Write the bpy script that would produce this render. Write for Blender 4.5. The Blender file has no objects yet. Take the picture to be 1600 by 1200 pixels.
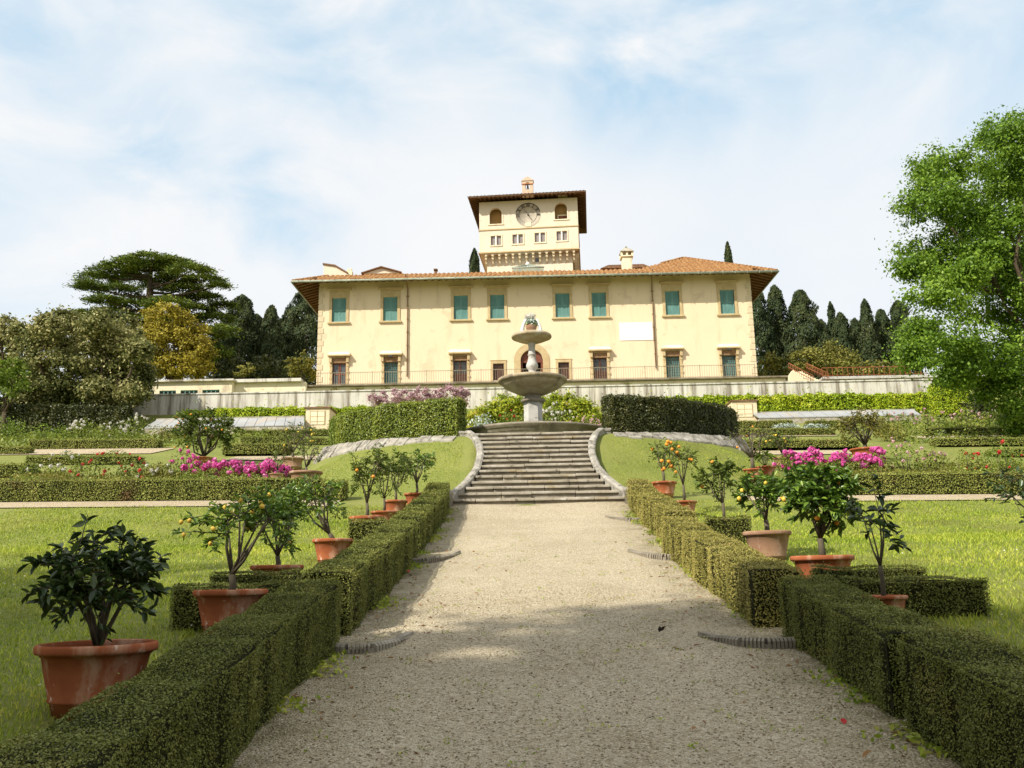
import bpy, math, random
import numpy as np
from mathutils import Vector, Matrix

RNG = np.random.default_rng(11)
random.seed(5)
SC = bpy.context.scene
COL = SC.collection
PI = math.pi

# ------------------------------------------------------------------ camera
F = 1400.0
CAM = np.array([-.26, 0.0, 1.6])
YAW, PITCH, ROLL = .75, 12.1, -.98
_c = Matrix.Rotation(math.radians(YAW), 3, 'Z') @ Matrix.Rotation(math.radians(90 + PITCH), 3, 'X') @ Matrix.Rotation(math.radians(ROLL), 3, 'Z')
MC = np.array(_c)
cam_d = bpy.data.cameras.new('camera')
cam_d.sensor_width = 36
cam_d.lens = F / 1600 * 36
cam_d.clip_start = .05
cam_d.clip_end = 6000
cam = bpy.data.objects.new('camera', cam_d)
COL.objects.link(cam)
cam.matrix_world = Matrix.Translation(Vector(CAM)) @ _c.to_4x4()
SC.camera = cam


def at(px, py, Y):
    """measure: the place on the plane y = Y that a pixel of the 1600 x 1200 photograph looks at"""
    d = MC @ np.array([(px - 800) / F, (600 - py) / F, -1.0])
    return CAM + d * (Y - CAM[1]) / d[1]


def pxm(px, py, Y):
    """metres per photograph pixel at that place"""
    p = at(px, py, Y)
    return -(MC.T @ (p - CAM))[2] / F


# ------------------------------------------------------------------ terrain
PY = [-3000, -30, -8, 0, 5.6, 7.24, 9.63, 11.7, 17, 18.3, 19.5, 45, 47.2, 51.6, 52.3, 57.2, 57.6, 90, 200, 4000]
PZ = [-2, -1.3, -1.1, 0, .8, 1.035, 1.37, 1.69, 2.64, 3.02, 3.24, 8.93, 9.2, 10.5, 11.9, 12.5, 13.7, 14.0, 15, 15]
DY = [-40, 0, 3, 12, 14.2, 16.5, 18.0, 18.4]
DZ = [.1, .15, .2, .2, .0, .04, .06, 0]
RING_Y, RING_R = 28.98, 6.42


def sstep(v, a, b):
    t = np.clip((v - a) / (b - a), 0, 1)
    return t * t * (3 - 2 * t)


def G(x, y):
    x = np.asarray(x, float)
    y = np.asarray(y, float)
    p = np.interp(y, PY, PZ)
    ax = np.abs(x)
    p = p + np.interp(y, DY, DZ) * sstep(ax, 2.2, 2.9)
    p = p - .010 * x * sstep(ax, 2.5, 6) * sstep(y, 12, 18) * (1 - sstep(y, 38, 46)) * (ax < 40)
    r = np.hypot(x, y - RING_Y)
    m = np.where(r > 6.75, 5.08 - (r - 6.75) * .60, 5.08 + .085 * (y - 22.3))
    m = np.where((ax < 1.25) & (y < 22.8), m - .35, m)
    return np.where((y > 17.6) & (y < 34), np.maximum(p, m), p)


def g(x, y):
    return float(G(x, y))


def gp(px, py, y0=2.5, y1=58):
    """first place where the sight line of a photograph pixel meets the ground"""
    Y = np.linspace(y0, y1, 4000)
    d = MC @ np.array([(px - 800) / F, (600 - py) / F, -1.0])
    P = CAM[None] + d[None] * ((Y - CAM[1]) / d[1])[:, None]
    k = np.nonzero(P[:, 2] < G(P[:, 0], P[:, 1]))[0]
    k = k[0] if len(k) else len(Y) - 1
    return P[k]


# ------------------------------------------------------------------ objects
def tag(o, label=None, cat=None, group=None, kind=None):
    if label: o['label'] = label
    if cat: o['category'] = cat
    if group: o['group'] = group
    if kind: o['kind'] = kind
    return o


def thing(name, loc, label, cat, group=None, rz=0):
    o = bpy.data.objects.new(name, None)
    o.empty_display_size = .2
    COL.objects.link(o)
    o.location = [float(v) for v in loc]
    o.rotation_euler = (0, 0, rz)
    return tag(o, label, cat, group)


def link(name, me, parent=None, loc=None):
    o = bpy.data.objects.new(name, me)
    COL.objects.link(o)
    if parent: o.parent = parent
    if loc is not None: o.location = [float(v) for v in loc]
    return o


def np_mesh(name, V, Fs, mats, mi=None, smooth=False):
    """Fs: list of int arrays (n, k)"""
    V = np.asarray(V, np.float32)
    me = bpy.data.meshes.new(name)
    me.vertices.add(len(V))
    me.vertices.foreach_set('co', V.ravel())
    idx = np.concatenate([f.ravel() for f in Fs]).astype(np.int32)
    tot = np.concatenate([np.full(len(f), f.shape[1]) for f in Fs])
    st = np.concatenate([[0], np.cumsum(tot)[:-1]]).astype(np.int32)
    me.loops.add(len(idx))
    me.loops.foreach_set('vertex_index', idx)
    me.polygons.add(len(tot))
    me.polygons.foreach_set('loop_start', st)
    if not isinstance(mats, (list, tuple)): mats = [mats]
    for m in mats: me.materials.append(m)
    if mi is not None: me.polygons.foreach_set('material_index', np.asarray(mi, np.int32))
    if smooth: me.polygons.foreach_set('use_smooth', np.ones(len(tot), bool))
    me.update(calc_edges=True)
    return me


class MB:
    """collects simple shapes, then links them as ONE mesh object"""

    def __init__(s):
        s.v, s.f, s.sm, s.mi, s.cm = [], [], [], [], 0

    def add(s, vs, fs, smooth=False):
        b = len(s.v)
        s.v += [tuple(float(c) for c in p) for p in vs]
        for f in fs:
            s.f.append([b + i for i in f]); s.sm.append(smooth); s.mi.append(s.cm)
        return s

    def box(s, x0, x1, y0, y1, z0, z1):
        v = [(x, y, z) for z in (z0, z1) for y in (y0, y1) for x in (x0, x1)]
        return s.add(v, [(0, 2, 3, 1), (4, 5, 7, 6), (0, 1, 5, 4), (2, 6, 7, 3), (0, 4, 6, 2), (1, 3, 7, 5)])

    def cbox(s, x, y, z, w, d, h):
        return s.box(x - w / 2, x + w / 2, y - d / 2, y + d / 2, z, z + h)

    def prism(s, poly, y0, y1):
        """poly in (x, z), extruded along y"""
        n = len(poly)
        v = [(x, y0, z) for x, z in poly] + [(x, y1, z) for x, z in poly]
        fs = [tuple(range(n))[::-1], tuple(range(n, 2 * n))] + [(i, (i + 1) % n, n + (i + 1) % n, n + i) for i in range(n)]
        return s.add(v, fs)

    def hprism(s, poly, z0, z1):
        n = len(poly)
        v = [(x, y, z0) for x, y in poly] + [(x, y, z1) for x, y in poly]
        fs = [tuple(range(n))[::-1], tuple(range(n, 2 * n))] + [(i, (i + 1) % n, n + (i + 1) % n, n + i) for i in range(n)]
        return s.add(v, fs)

    def lathe(s, prof, n=32, c=(0, 0, 0), a0=0, a1=2 * PI, sx=1, rib=None):
        full = abs(a1 - a0 - 2 * PI) < 1e-6
        m = n if full else n + 1
        v = []
        for (r, z) in prof:
            for i in range(m):
                a = a0 + (a1 - a0) * i / n
                rr = r * (1 + (rib(a) if rib else 0))
                v.append((c[0] + rr * math.cos(a) * sx, c[1] + rr * math.sin(a), c[2] + z))
        fs = []
        for j in range(len(prof) - 1):
            for i in range(n):
                k = (i + 1) % m
                fs.append((j * m + i, j * m + k, (j + 1) * m + k, (j + 1) * m + i))
        return s.add(v, fs, True)

    def tube(s, pts, rad, n=8, cap=True):
        pts = [Vector(p) for p in pts]
        if not hasattr(rad, '__len__'): rad = [rad] * len(pts)
        v, fs = [], []
        up = Vector((.31, .17, .93))
        for i, p in enumerate(pts):
            t = (pts[min(i + 1, len(pts) - 1)] - pts[max(i - 1, 0)])
            if t.length < 1e-9: t = Vector((0, 0, 1))
            t.normalize()
            a = t.cross(up)
            if a.length < .1: a = t.cross(Vector((1, 0, 0)))
            a.normalize(); b = t.cross(a)
            for k in range(n):
                w = 2 * PI * k / n
                v.append(p + (a * math.cos(w) + b * math.sin(w)) * rad[i])
        for i in range(len(pts) - 1):
            for k in range(n):
                k2 = (k + 1) % n
                fs.append((i * n + k, i * n + k2, (i + 1) * n + k2, (i + 1) * n + k))
        if cap:
            fs.append(tuple(range(n))[::-1]); fs.append(tuple(range((len(pts) - 1) * n, len(pts) * n)))
        return s.add(v, fs, True)

    def sweep(s, pts, prof, closed=True, cap=True):
        """profile (side, up) swept along a 3-D line, up stays vertical"""
        n = len(prof); v, fs = [], []
        pts = [Vector(p) for p in pts]
        for i, p in enumerate(pts):
            t = pts[min(i + 1, len(pts) - 1)] - pts[max(i - 1, 0)]
            t.z = 0; t.normalize()
            sd = Vector((t.y, -t.x, 0))
            for a, b in (prof if not callable(prof) else prof(i)):
                v.append(p + sd * a + Vector((0, 0, b)))
        for i in range(len(pts) - 1):
            for k in range(n if closed else n - 1):
                k2 = (k + 1) % n
                fs.append((i * n + k, (i + 1) * n + k, (i + 1) * n + k2, i * n + k2))
        if cap and closed:
            fs.append(tuple(range(n))); fs.append(tuple(range((len(pts) - 1) * n, len(pts) * n))[::-1])
        return s.add(v, fs)

    def ball(s, c, r, n=8, m=6, sz=1.0):
        prof = [(max(1e-4, r * math.sin(PI * j / m)), -r * sz * math.cos(PI * j / m)) for j in range(m + 1)]
        return s.lathe(prof, n, c)

    def mesh(s, name, mats):
        me = bpy.data.meshes.new(name)
        me.from_pydata(s.v, [], s.f)
        if not isinstance(mats, (list, tuple)): mats = [mats]
        for m in mats: me.materials.append(m)
        me.polygons.foreach_set('use_smooth', s.sm)
        me.polygons.foreach_set('material_index', s.mi)
        me.update()
        return me

    def build(s, name, mats, parent=None, loc=None, bevel=0):
        o = link(name, s.mesh(name, mats), parent, loc)
        if bevel:
            b = o.modifiers.new('bevel', 'BEVEL'); b.width = bevel; b.segments = 2; b.limit_method = 'ANGLE'; b.angle_limit = .7
        return o


# ------------------------------------------------------------------ materials
def _new(name):
    m = bpy.data.materials.new(name); m.use_nodes = True
    nt = m.node_tree
    return m, nt, nt.nodes['Principled BSDF']


def N(nt, t, **kw):
    n = nt.nodes.new(t)
    for k, v in kw.items():
        if k in n.inputs: n.inputs[k].default_value = v
        else: setattr(n, k, v)
    return n


def ramp(nt, fac, stops):
    r = nt.nodes.new('ShaderNodeValToRGB')
    el = r.color_ramp.elements
    while len(el) < len(stops): el.new(.5)
    for e, (p, c) in zip(el, stops):
        e.position = p; e.color = (*c, 1)
    nt.links.new(fac, r.inputs['Fac'])
    return r.outputs['Color']


def mixc(nt, fac, a, b, mode='MIX'):
    m = nt.nodes.new('ShaderNodeMix'); m.data_type = 'RGBA'; m.blend_type = mode
    for s, v in ((0, fac), (6, a), (7, b)):
        if hasattr(v, 'is_output'): nt.links.new(v, m.inputs[s])
        else: m.inputs[s].default_value = v if s == 0 else (*v, 1)
    return m.outputs[2]


def noise(nt, scale, detail=5, rough=.6, stretch=None, coord='Object', dist=0):
    tc = nt.nodes.new('ShaderNodeTexCoord')
    if coord == 'World':
        src = nt.nodes.new('ShaderNodeNewGeometry').outputs['Position']
    else:
        src = tc.outputs[coord]
    if stretch:
        mp = nt.nodes.new('ShaderNodeMapping'); mp.inputs['Scale'].default_value = stretch
        nt.links.new(src, mp.inputs['Vector']); src = mp.outputs[0]
    n = N(nt, 'ShaderNodeTexNoise', Scale=scale, Detail=detail, Roughness=rough, Distortion=dist)
    nt.links.new(src, n.inputs['Vector'])
    return n.outputs['Fac']


def bump(nt, bs, h, strength, dist=.02):
    b = N(nt, 'ShaderNodeBump', Strength=strength, Distance=dist)
    nt.links.new(h, b.inputs['Height'])
    nt.links.new(b.outputs['Normal'], bs.inputs['Normal'])


def surf(name, stops, scale=4, rough=.85, stretch=None, bmp=.3, bscale=None, bdist=.02, spec=.12, second=None, metal=0):
    """noise-coloured surface; second = (scale, stretch, lo, hi, colour) lays stains of their own shape over it"""
    m, nt, bs = _new(name)
    f = noise(nt, scale, 6, .62, stretch)
    c = ramp(nt, f, stops)
    if second:
        for (sc, st, lo, hi, colr) in (second if isinstance(second, list) else [second]):
            f2 = noise(nt, sc, 5, .65, st)
            mr = N(nt, 'ShaderNodeMapRange'); mr.inputs[1].default_value = lo; mr.inputs[2].default_value = hi
            nt.links.new(f2, mr.inputs[0])
            c = mixc(nt, mr.outputs[0], c, colr)
    nt.links.new(c, bs.inputs['Base Color'])
    bs.inputs['Roughness'].default_value = rough
    bs.inputs['Specular IOR Level'].default_value = spec
    bs.inputs['Metallic'].default_value = metal
    if bmp: bump(nt, bs, noise(nt, bscale or scale * 6, 4, .6, stretch), bmp, bdist)
    return m


def leafm(name, stops, trans=.3, rough=.55, cl=.9, spec=.3, patch=None):
    """leaves: colour varies leaf by leaf and in patches"""
    m, nt, bs = _new(name)
    gi = nt.nodes.new('ShaderNodeNewGeometry')
    f = noise(nt, cl, 3, .6, None, 'World')
    mm = N(nt, 'ShaderNodeMath', operation='MULTIPLY_ADD')
    nt.links.new(f, mm.inputs[0]); mm.inputs[1].default_value = .9; mm.inputs[2].default_value = -.2
    ad = N(nt, 'ShaderNodeMath', operation='MULTIPLY_ADD')
    nt.links.new(gi.outputs['Random Per Island'], ad.inputs[0]); ad.inputs[1].default_value = .55
    nt.links.new(mm.outputs[0], ad.inputs[2])
    c = ramp(nt, ad.outputs[0], stops)
    if patch:
        f2 = noise(nt, patch[0], 4, .6, None, 'World')
        mr = N(nt, 'ShaderNodeMapRange'); mr.inputs[1].default_value = patch[1]; mr.inputs[2].default_value = patch[2]
        nt.links.new(f2, mr.inputs[0])
        c = mixc(nt, mr.outputs[0], c, patch[3])
    nt.links.new(c, bs.inputs['Base Color'])
    bs.inputs['Roughness'].default_value = rough
    bs.inputs['Specular IOR Level'].default_value = spec
    tr = nt.nodes.new('ShaderNodeBsdfTranslucent')
    nt.links.new(c, tr.inputs['Color'])
    mx = nt.nodes.new('ShaderNodeMixShader'); mx.inputs[0].default_value = trans
    nt.links.new(bs.outputs[0], mx.inputs[1]); nt.links.new(tr.outputs[0], mx.inputs[2])
    nt.links.new(mx.outputs[0], nt.nodes['Material Output'].inputs[0])
    return m


M = {}
# setting
def ground_mat():
    m, nt, bs = _new('lawn')
    f = noise(nt, .55, 6, .65, None, 'World')
    c = ramp(nt, f, [(.3, (.14, .17, .035)), (.47, (.20, .225, .052)), (.6, (.26, .265, .072)), (.75, (.34, .30, .11))])
    f2 = noise(nt, 22, 5, .7, None, 'World')
    c = mixc(nt, .45, c, ramp(nt, f2, [(.3, (.09, .12, .022)), (.7, (.28, .30, .085))]))
    nt.links.new(c, bs.inputs['Base Color'])
    bs.inputs['Roughness'].default_value = .9; bs.inputs['Specular IOR Level'].default_value = .15
    bump(nt, bs, noise(nt, 40, 5, .7, None, 'World'), .7, .05)
    return m


def gravel_mat(name, tint=(1, 1, 1), moss=True):
    m, nt, bs = _new(name)
    tc = nt.nodes.new('ShaderNodeNewGeometry')
    cols = []
    vs = []
    for sc in (62, 135):
        v = N(nt, 'ShaderNodeTexVoronoi', Scale=sc)
        nt.links.new(tc.outputs['Position'], v.inputs['Vector'])
        s = nt.nodes.new('ShaderNodeSeparateColor'); nt.links.new(v.outputs['Color'], s.inputs[0])
        t = tint
        cols.append(ramp(nt, s.outputs[0], [(.0, (.13 * t[0], .095 * t[1], .05 * t[2])), (.25, (.33 * t[0], .265 * t[1], .155 * t[2])), (.55, (.50 * t[0], .42 * t[1], .27 * t[2])), (.85, (.66 * t[0], .58 * t[1], .42 * t[2])), (1, (.84 * t[0], .79 * t[1], .67 * t[2]))]))
        vs.append(v)
    c = mixc(nt, .5, cols[0], cols[1])
    f = noise(nt, .8, 6, .7, None, 'World')
    c = mixc(nt, .35, c, ramp(nt, f, [(.3, (.26, .20, .12)), (.7, (.58, .50, .37))]))
    f3 = noise(nt, 9, 5, .75, None, 'World')
    mr = N(nt, 'ShaderNodeMapRange'); mr.inputs[1].default_value = .60; mr.inputs[2].default_value = .82
    nt.links.new(f3, mr.inputs[0])
    c = mixc(nt, mr.outputs[0], c, (.24, .185, .10))
    if moss:
        # weeds creep in from the edges of the path
        sx = nt.nodes.new('ShaderNodeSeparateXYZ'); nt.links.new(tc.outputs['Position'], sx.inputs[0])
        ab = N(nt, 'ShaderNodeMath', operation='ABSOLUTE'); nt.links.new(sx.outputs[0], ab.inputs[0])
        e = N(nt, 'ShaderNodeMapRange'); e.inputs[1].default_value = 1.15; e.inputs[2].default_value = 1.85
        nt.links.new(ab.outputs[0], e.inputs[0])
        f4 = noise(nt, 3.2, 6, .75, None, 'World')
        ml = N(nt, 'ShaderNodeMath', operation='MULTIPLY'); nt.links.new(e.outputs[0], ml.inputs[0])
        m5 = N(nt, 'ShaderNodeMapRange'); m5.inputs[1].default_value = .42; m5.inputs[2].default_value = .62
        nt.links.new(f4, m5.inputs[0]); nt.links.new(m5.outputs[0], ml.inputs[1])
        c = mixc(nt, ml.outputs[0], c, (.15, .13, .05))
    nt.links.new(c, bs.inputs['Base Color'])
    bs.inputs['Roughness'].default_value = .9; bs.inputs['Specular IOR Level'].default_value = .2
    ad = N(nt, 'ShaderNodeMath', operation='ADD')
    nt.links.new(vs[0].outputs['Distance'], ad.inputs[0]); nt.links.new(f3, ad.inputs[1])
    b = N(nt, 'ShaderNodeBump', Strength=.9, Distance=.02); b.invert = True
    nt.links.new(ad.outputs[0], b.inputs['Height']); nt.links.new(b.outputs[0], bs.inputs['Normal'])
    return m


M['lawn'] = ground_mat()
M['gravel'] = gravel_mat('gravel')
M['gravel2'] = gravel_mat('pale_gravel', (1.05, 1.0, .95), False)
M['pebble'] = leafm('pebble', [(.1, (.13, .095, .05)), (.4, (.34, .27, .165)), (.7, (.53, .46, .33)), (.95, (.78, .73, .62))], 0, .9, 3, .2)
M['soil'] = surf('soil', [(.3, (.035, .022, .012)), (.7, (.09, .06, .035))], 30, .95)
# stone and plaster
M['plaster'] = surf('yellow_plaster', [(.25, (.72, .575, .395)), (.55, (.755, .61, .42)), (.8, (.745, .615, .43))], .5, .9, None, .12, 25, .01, .15,
                    [(1.4, (1, 1, .18), .54, .80, (.58, .455, .29)), (.8, None, .58, .64, (.655, .52, .35)), (.35, None, .62, .8, (.76, .645, .44))])
M['plaster_pale'] = surf('pale_plaster', [(.25, (.64, .545, .42)), (.55, (.69, .60, .475)), (.8, (.73, .65, .53))], .8, .9, None, .15, 20, .01, .15,
                         [(1.6, (1, 1, .3), .57, .75, (.62, .50, .32)), (2.5, None, .64, .72, (.55, .45, .32))])
M['cream'] = surf('cream_wall', [(.25, (.70, .60, .40)), (.6, (.78, .70, .50)), (.8, (.80, .74, .58))], .7, .9, None, .2, 14, .01, .15,
                  [(.9, (1, 1, .5), .55, .68, (.50, .42, .30)), (3, None, .63, .7, (.45, .25, .14))])
M['retain'] = surf('weathered_render', [(.25, (.50, .46, .39)), (.55, (.62, .59, .52)), (.8, (.70, .67, .61))], .6, .92, None, .3, 9, .01, .15,
                   [(1.9, (1, 1, .07), .47, .60, (.23, .20, .155)), (.9, (1, 1, .15), .56, .72, (.42, .36, .22)), (.5, (1, 1, .4), .60, .7, (.30, .27, .23)), (5, (1, 1, .3), .64, .74, (.33, .30, .25))])
M['pietra'] = surf('sandstone_trim', [(.25, (.42, .31, .16)), (.55, (.52, .40, .22)), (.8, (.60, .48, .29))], 2.5, .9, None, .25, 25, .01, .15)
M['quoin'] = surf('quoin_stone', [(.25, (.56, .46, .30)), (.6, (.64, .53, .36)), (.8, (.69, .59, .42))], 2.5, .9, None, .25, 25, .01, .15)
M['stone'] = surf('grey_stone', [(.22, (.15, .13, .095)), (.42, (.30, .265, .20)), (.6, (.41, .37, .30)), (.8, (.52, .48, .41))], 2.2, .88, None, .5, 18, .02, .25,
                  [(6, None, .58, .68, (.11, .10, .075)), (3.2, None, .60, .70, (.55, .53, .48)), (1.2, None, .58, .7, (.30, .235, .13))])
M['stone_pale'] = surf('pale_stone', [(.25, (.30, .28, .24)), (.5, (.48, .46, .42)), (.8, (.64, .62, .58))], 2.6, .88, None, .5, 18, .02, .25,
                       [(5, None, .57, .68, (.16, .15, .12)), (1.5, None, .6, .75, (.40, .33, .22))])
M['stone_bowl'] = surf('warm_stained_stone', [(.22, (.16, .125, .08)), (.45, (.34, .27, .17)), (.8, (.52, .45, .33))], 2.6, .88, None, .5, 18, .02, .25,
                        [(2.4, (1, 1, .35), .58, .70, (.15, .13, .10)), (1.6, None, .58, .7, (.48, .45, .38))])
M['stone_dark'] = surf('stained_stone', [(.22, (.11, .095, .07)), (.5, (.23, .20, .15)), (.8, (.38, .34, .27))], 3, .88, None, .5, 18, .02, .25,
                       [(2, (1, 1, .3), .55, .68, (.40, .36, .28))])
M['parapet'] = surf('lichen_stone', [(.25, (.17, .155, .125)), (.48, (.31, .285, .24)), (.8, (.44, .41, .35))], 3.2, .9, None, .6, 22, .02, .2,
                     [(7, None, .52, .62, (.14, .13, .105)), (2.2, None, .58, .72, (.52, .50, .45))])
M['marble'] = surf('white_marble', [(.3, (.62, .60, .57)), (.7, (.80, .79, .77))], 3, .6, None, .15)
M['brick'] = surf('brick', [(.3, (.36, .14, .06)), (.6, (.50, .23, .11)), (.8, (.56, .33, .2))], 9, .9)
M['frieze'] = surf('brown_frieze', [(.3, (.20, .12, .065)), (.6, (.31, .19, .10)), (.8, (.42, .29, .18))], 7, .9)
M['brick_pale'] = surf('pale_brick', [(.3, (.50, .36, .26)), (.6, (.60, .47, .36)), (.8, (.66, .56, .46))], 9, .9)
M['ledge'] = surf('mossy_ledge', [(.3, (.13, .11, .07)), (.6, (.24, .20, .14)), (.8, (.35, .30, .23))], 1.8, .9)
M['terracotta'] = surf('terracotta', [(.25, (.24, .07, .032)), (.55, (.36, .115, .05)), (.8, (.46, .18, .09))], 3.2, 1.0, None, .2, 40, .01, .03,
                       [(4, (1, 1, .35), .54, .70, (.58, .36, .24)), (11, None, .62, .70, (.62, .50, .40)), (2.3, None, .60, .75, (.26, .10, .05))])
M['terracotta_old'] = surf('weathered_terracotta', [(.25, (.23, .12, .072)), (.55, (.33, .20, .125)), (.8, (.45, .31, .22))], 3.2, 1.0, None, .25, 40, .01, .03,
                           [(5, (1, 1, .35), .58, .74, (.48, .39, .31)), (3, None, .6, .75, (.2, .13, .09))])
M['tile'] = surf('roof_tile', [(.22, (.08, .04, .02)), (.4, (.21, .10, .04)), (.56, (.31, .16, .06)), (.74, (.40, .26, .13))], 5, .85, (1.6, .35, 1), .2, 40, .01, .2,
                 [(1.2, None, .6, .74, (.25, .14, .07)), (16, None, .62, .7, (.62, .46, .3))])
M['tile_dark'] = surf('old_roof_tile', [(.2, (.10, .05, .028)), (.5, (.19, .105, .06)), (.8, (.29, .19, .12))], 7, .9)
M['eave_wood'] = surf('eave_timber', [(.25, (.07, .038, .017)), (.6, (.14, .075, .033)), (.8, (.20, .11, .05))], 3, .85)
M['soffit'] = surf('soffit_brick', [(.25, (.22, .11, .05)), (.6, (.34, .18, .085)), (.8, (.40, .24, .12))], 3, .9)
M['gutter'] = surf('zinc_gutter', [(.3, (.22, .24, .19)), (.7, (.40, .42, .33))], 2, .6)
M['pipe'] = surf('copper_pipe', [(.3, (.20, .12, .07)), (.7, (.30, .20, .12))], 2, .7)
M['shutter'] = surf('teal_shutter_paint', [(.3, (.13, .27, .245)), (.6, (.17, .33, .30)), (.8, (.23, .38, .34))], 2, .6, (1, 1, .5), .1)
M['brown_wood'] = surf('red_brown_wood', [(.3, (.13, .045, .03)), (.7, (.22, .085, .055))], 4, .6, (1, 1, .2))
M['iron'] = surf('iron', [(.3, (.045, .04, .035)), (.7, (.11, .10, .085))], 6, .7)
M['iron_pale'] = surf('painted_iron', [(.3, (.25, .21, .14)), (.7, (.36, .31, .22))], 6, .7)
M['rust'] = surf('rusty_iron', [(.3, (.19, .06, .025)), (.7, (.33, .13, .06))], 6, .85)
M['glass'] = surf('window_glass', [(.3, (.05, .06, .06)), (.7, (.09, .10, .10))], 2, .12, None, 0, None, .02, .6)
M['glass_pale'] = surf('curtained_glass', [(.3, (.22, .19, .18)), (.7, (.33, .29, .28))], 2, .3, None, 0, None, .02, .5)
M['frame_glass'] = surf('dusty_frame_glass', [(.3, (.27, .27, .26)), (.6, (.35, .355, .35)), (.8, (.42, .39, .33))], .7, .45, (1, 1, 1), 0, None, .02, .4, (1.1, (1, .2, 1), .55, .7, (.40, .33, .24)))
M['white_paint'] = surf('white_paint', [(.3, (.74, .73, .70)), (.7, (.82, .81, .79))], 1.5, .8, None, 0, None, .01, .2, (2.5, (1, 1, .6), .62, .75, (.68, .67, .66)))
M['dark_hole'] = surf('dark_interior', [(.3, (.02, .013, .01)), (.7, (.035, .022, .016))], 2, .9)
M['loggia'] = surf('ochre_loggia_wall', [(.3, (.42, .24, .09)), (.7, (.52, .32, .13))], 1.2, .9)
M['clock_face'] = surf('faded_clock_plaster', [(.3, (.33, .29, .23)), (.6, (.43, .38, .30)), (.8, (.53, .47, .37))], 2.6, .9, None, .1, None, .01, .2, (6, None, .55, .7, (.42, .40, .37)))
M['numeral'] = surf('faded_black_paint', [(.3, (.05, .045, .04)), (.7, (.14, .12, .10))], 8, .9)
M['bronze'] = surf('bell_bronze', [(.3, (.04, .05, .06)), (.7, (.09, .10, .11))], 5, .5, None, .1, None, .01, .5)
M['roof_glass'] = surf('verdigris_glass_roof', [(.3, (.25, .36, .33)), (.7, (.42, .52, .48))], 3, .5)
# plants
M['bark'] = surf('bark', [(.25, (.045, .032, .022)), (.6, (.10, .075, .05)), (.8, (.16, .13, .10))], 7, .95, (1, 1, .25), .8, 30, .03)
M['bark_pale'] = surf('citrus_bark', [(.25, (.06, .048, .032)), (.6, (.13, .11, .075)), (.8, (.22, .20, .16))], 14, .95, (1, 1, .3), .5, 50, .01)
M['hedge_core'] = surf('hedge_twigs', [(.3, (.014, .016, .005)), (.6, (.035, .035, .011)), (.8, (.07, .055, .022))], 26, .95, None, .8, 60, .03)
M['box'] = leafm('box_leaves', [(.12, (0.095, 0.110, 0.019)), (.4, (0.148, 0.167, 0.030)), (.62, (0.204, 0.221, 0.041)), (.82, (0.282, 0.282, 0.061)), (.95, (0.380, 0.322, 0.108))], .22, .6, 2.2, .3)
M['box_sunlit'] = leafm('box_leaves_sunlit', [(.12, (0.182, 0.168, 0.039)), (.4, (0.280, 0.259, 0.059)), (.62, (0.392, 0.350, 0.087)), (.82, (0.504, 0.420, 0.133)), (.95, (0.644, 0.504, 0.210))], .22, .6, 2.2, .3)  # brighter copy of the box leaves, sunlight painted into the colour
M['box_side'] = leafm('parterre_leaves', [(.12, (0.103, 0.130, 0.031)), (.4, (0.207, 0.234, 0.049)), (.62, (0.310, 0.339, 0.072)), (.82, (0.413, 0.417, 0.112)), (.95, (0.575, 0.441, 0.180))], .2, .65, 1.4, .2, (1.1, .60, .72, (.20, .12, .05)))
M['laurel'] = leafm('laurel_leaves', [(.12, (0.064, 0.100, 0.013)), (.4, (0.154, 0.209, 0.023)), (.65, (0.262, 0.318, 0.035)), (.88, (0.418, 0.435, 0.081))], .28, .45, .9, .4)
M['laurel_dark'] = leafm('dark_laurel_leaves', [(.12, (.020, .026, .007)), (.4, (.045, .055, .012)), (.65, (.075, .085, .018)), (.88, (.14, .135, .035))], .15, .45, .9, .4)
M['vine'] = leafm('yellow_green_leaves', [(.12, (0.125, 0.197, 0.011)), (.4, (0.299, 0.407, 0.018)), (.65, (0.450, 0.543, 0.029)), (.88, (0.624, 0.617, 0.058))], .35, .5, .6, .3)
M['vine_mix'] = leafm('climber_leaves', [(.12, (0.089, 0.141, 0.011)), (.4, (0.240, 0.305, 0.018)), (.65, (0.380, 0.434, 0.028)), (.86, (0.531, 0.469, 0.046)), (.97, (0.582, 0.282, 0.046))], .35, .5, .9, .3)
M['oak'] = leafm('oak_leaves', [(.12, (0.046, 0.096, 0.008)), (.4, (0.114, 0.210, 0.016)), (.65, (0.188, 0.312, 0.024)), (.88, (0.296, 0.420, 0.049))], .38, .5, .5, .35)
M['cedar'] = leafm('cedar_needles', [(.12, (0.045, 0.074, 0.018)), (.4, (0.100, 0.145, 0.028)), (.65, (0.172, 0.223, 0.038)), (.88, (0.277, 0.310, 0.056))], .12, .7, .3, .2)
M['cypress'] = leafm('cypress_sprays', [(.12, (0.016, 0.028, 0.011)), (.4, (0.034, 0.051, 0.020)), (.65, (0.057, 0.075, 0.028)), (.88, (0.102, 0.110, 0.039))], .1, .75, .35, .15)
M['golden'] = leafm('golden_leaves', [(.12, (0.119, 0.103, 0.015)), (.4, (0.279, 0.227, 0.023)), (.65, (0.411, 0.337, 0.033)), (.88, (0.531, 0.455, 0.074))], .25, .6, .35, .25)
M['olive'] = leafm('grey_green_leaves', [(.12, (0.042, 0.058, 0.014)), (.4, (0.125, 0.141, 0.036)), (.62, (0.239, 0.232, 0.071)), (.86, (0.502, 0.452, 0.205))], .22, .6, .3, .25)
M['shrub'] = leafm('shrub_leaves', [(.12, (0.066, 0.076, 0.015)), (.4, (0.145, 0.152, 0.027)), (.65, (0.239, 0.228, 0.043)), (.88, (0.348, 0.304, 0.075))], .25, .6, .4, .25)
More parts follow.
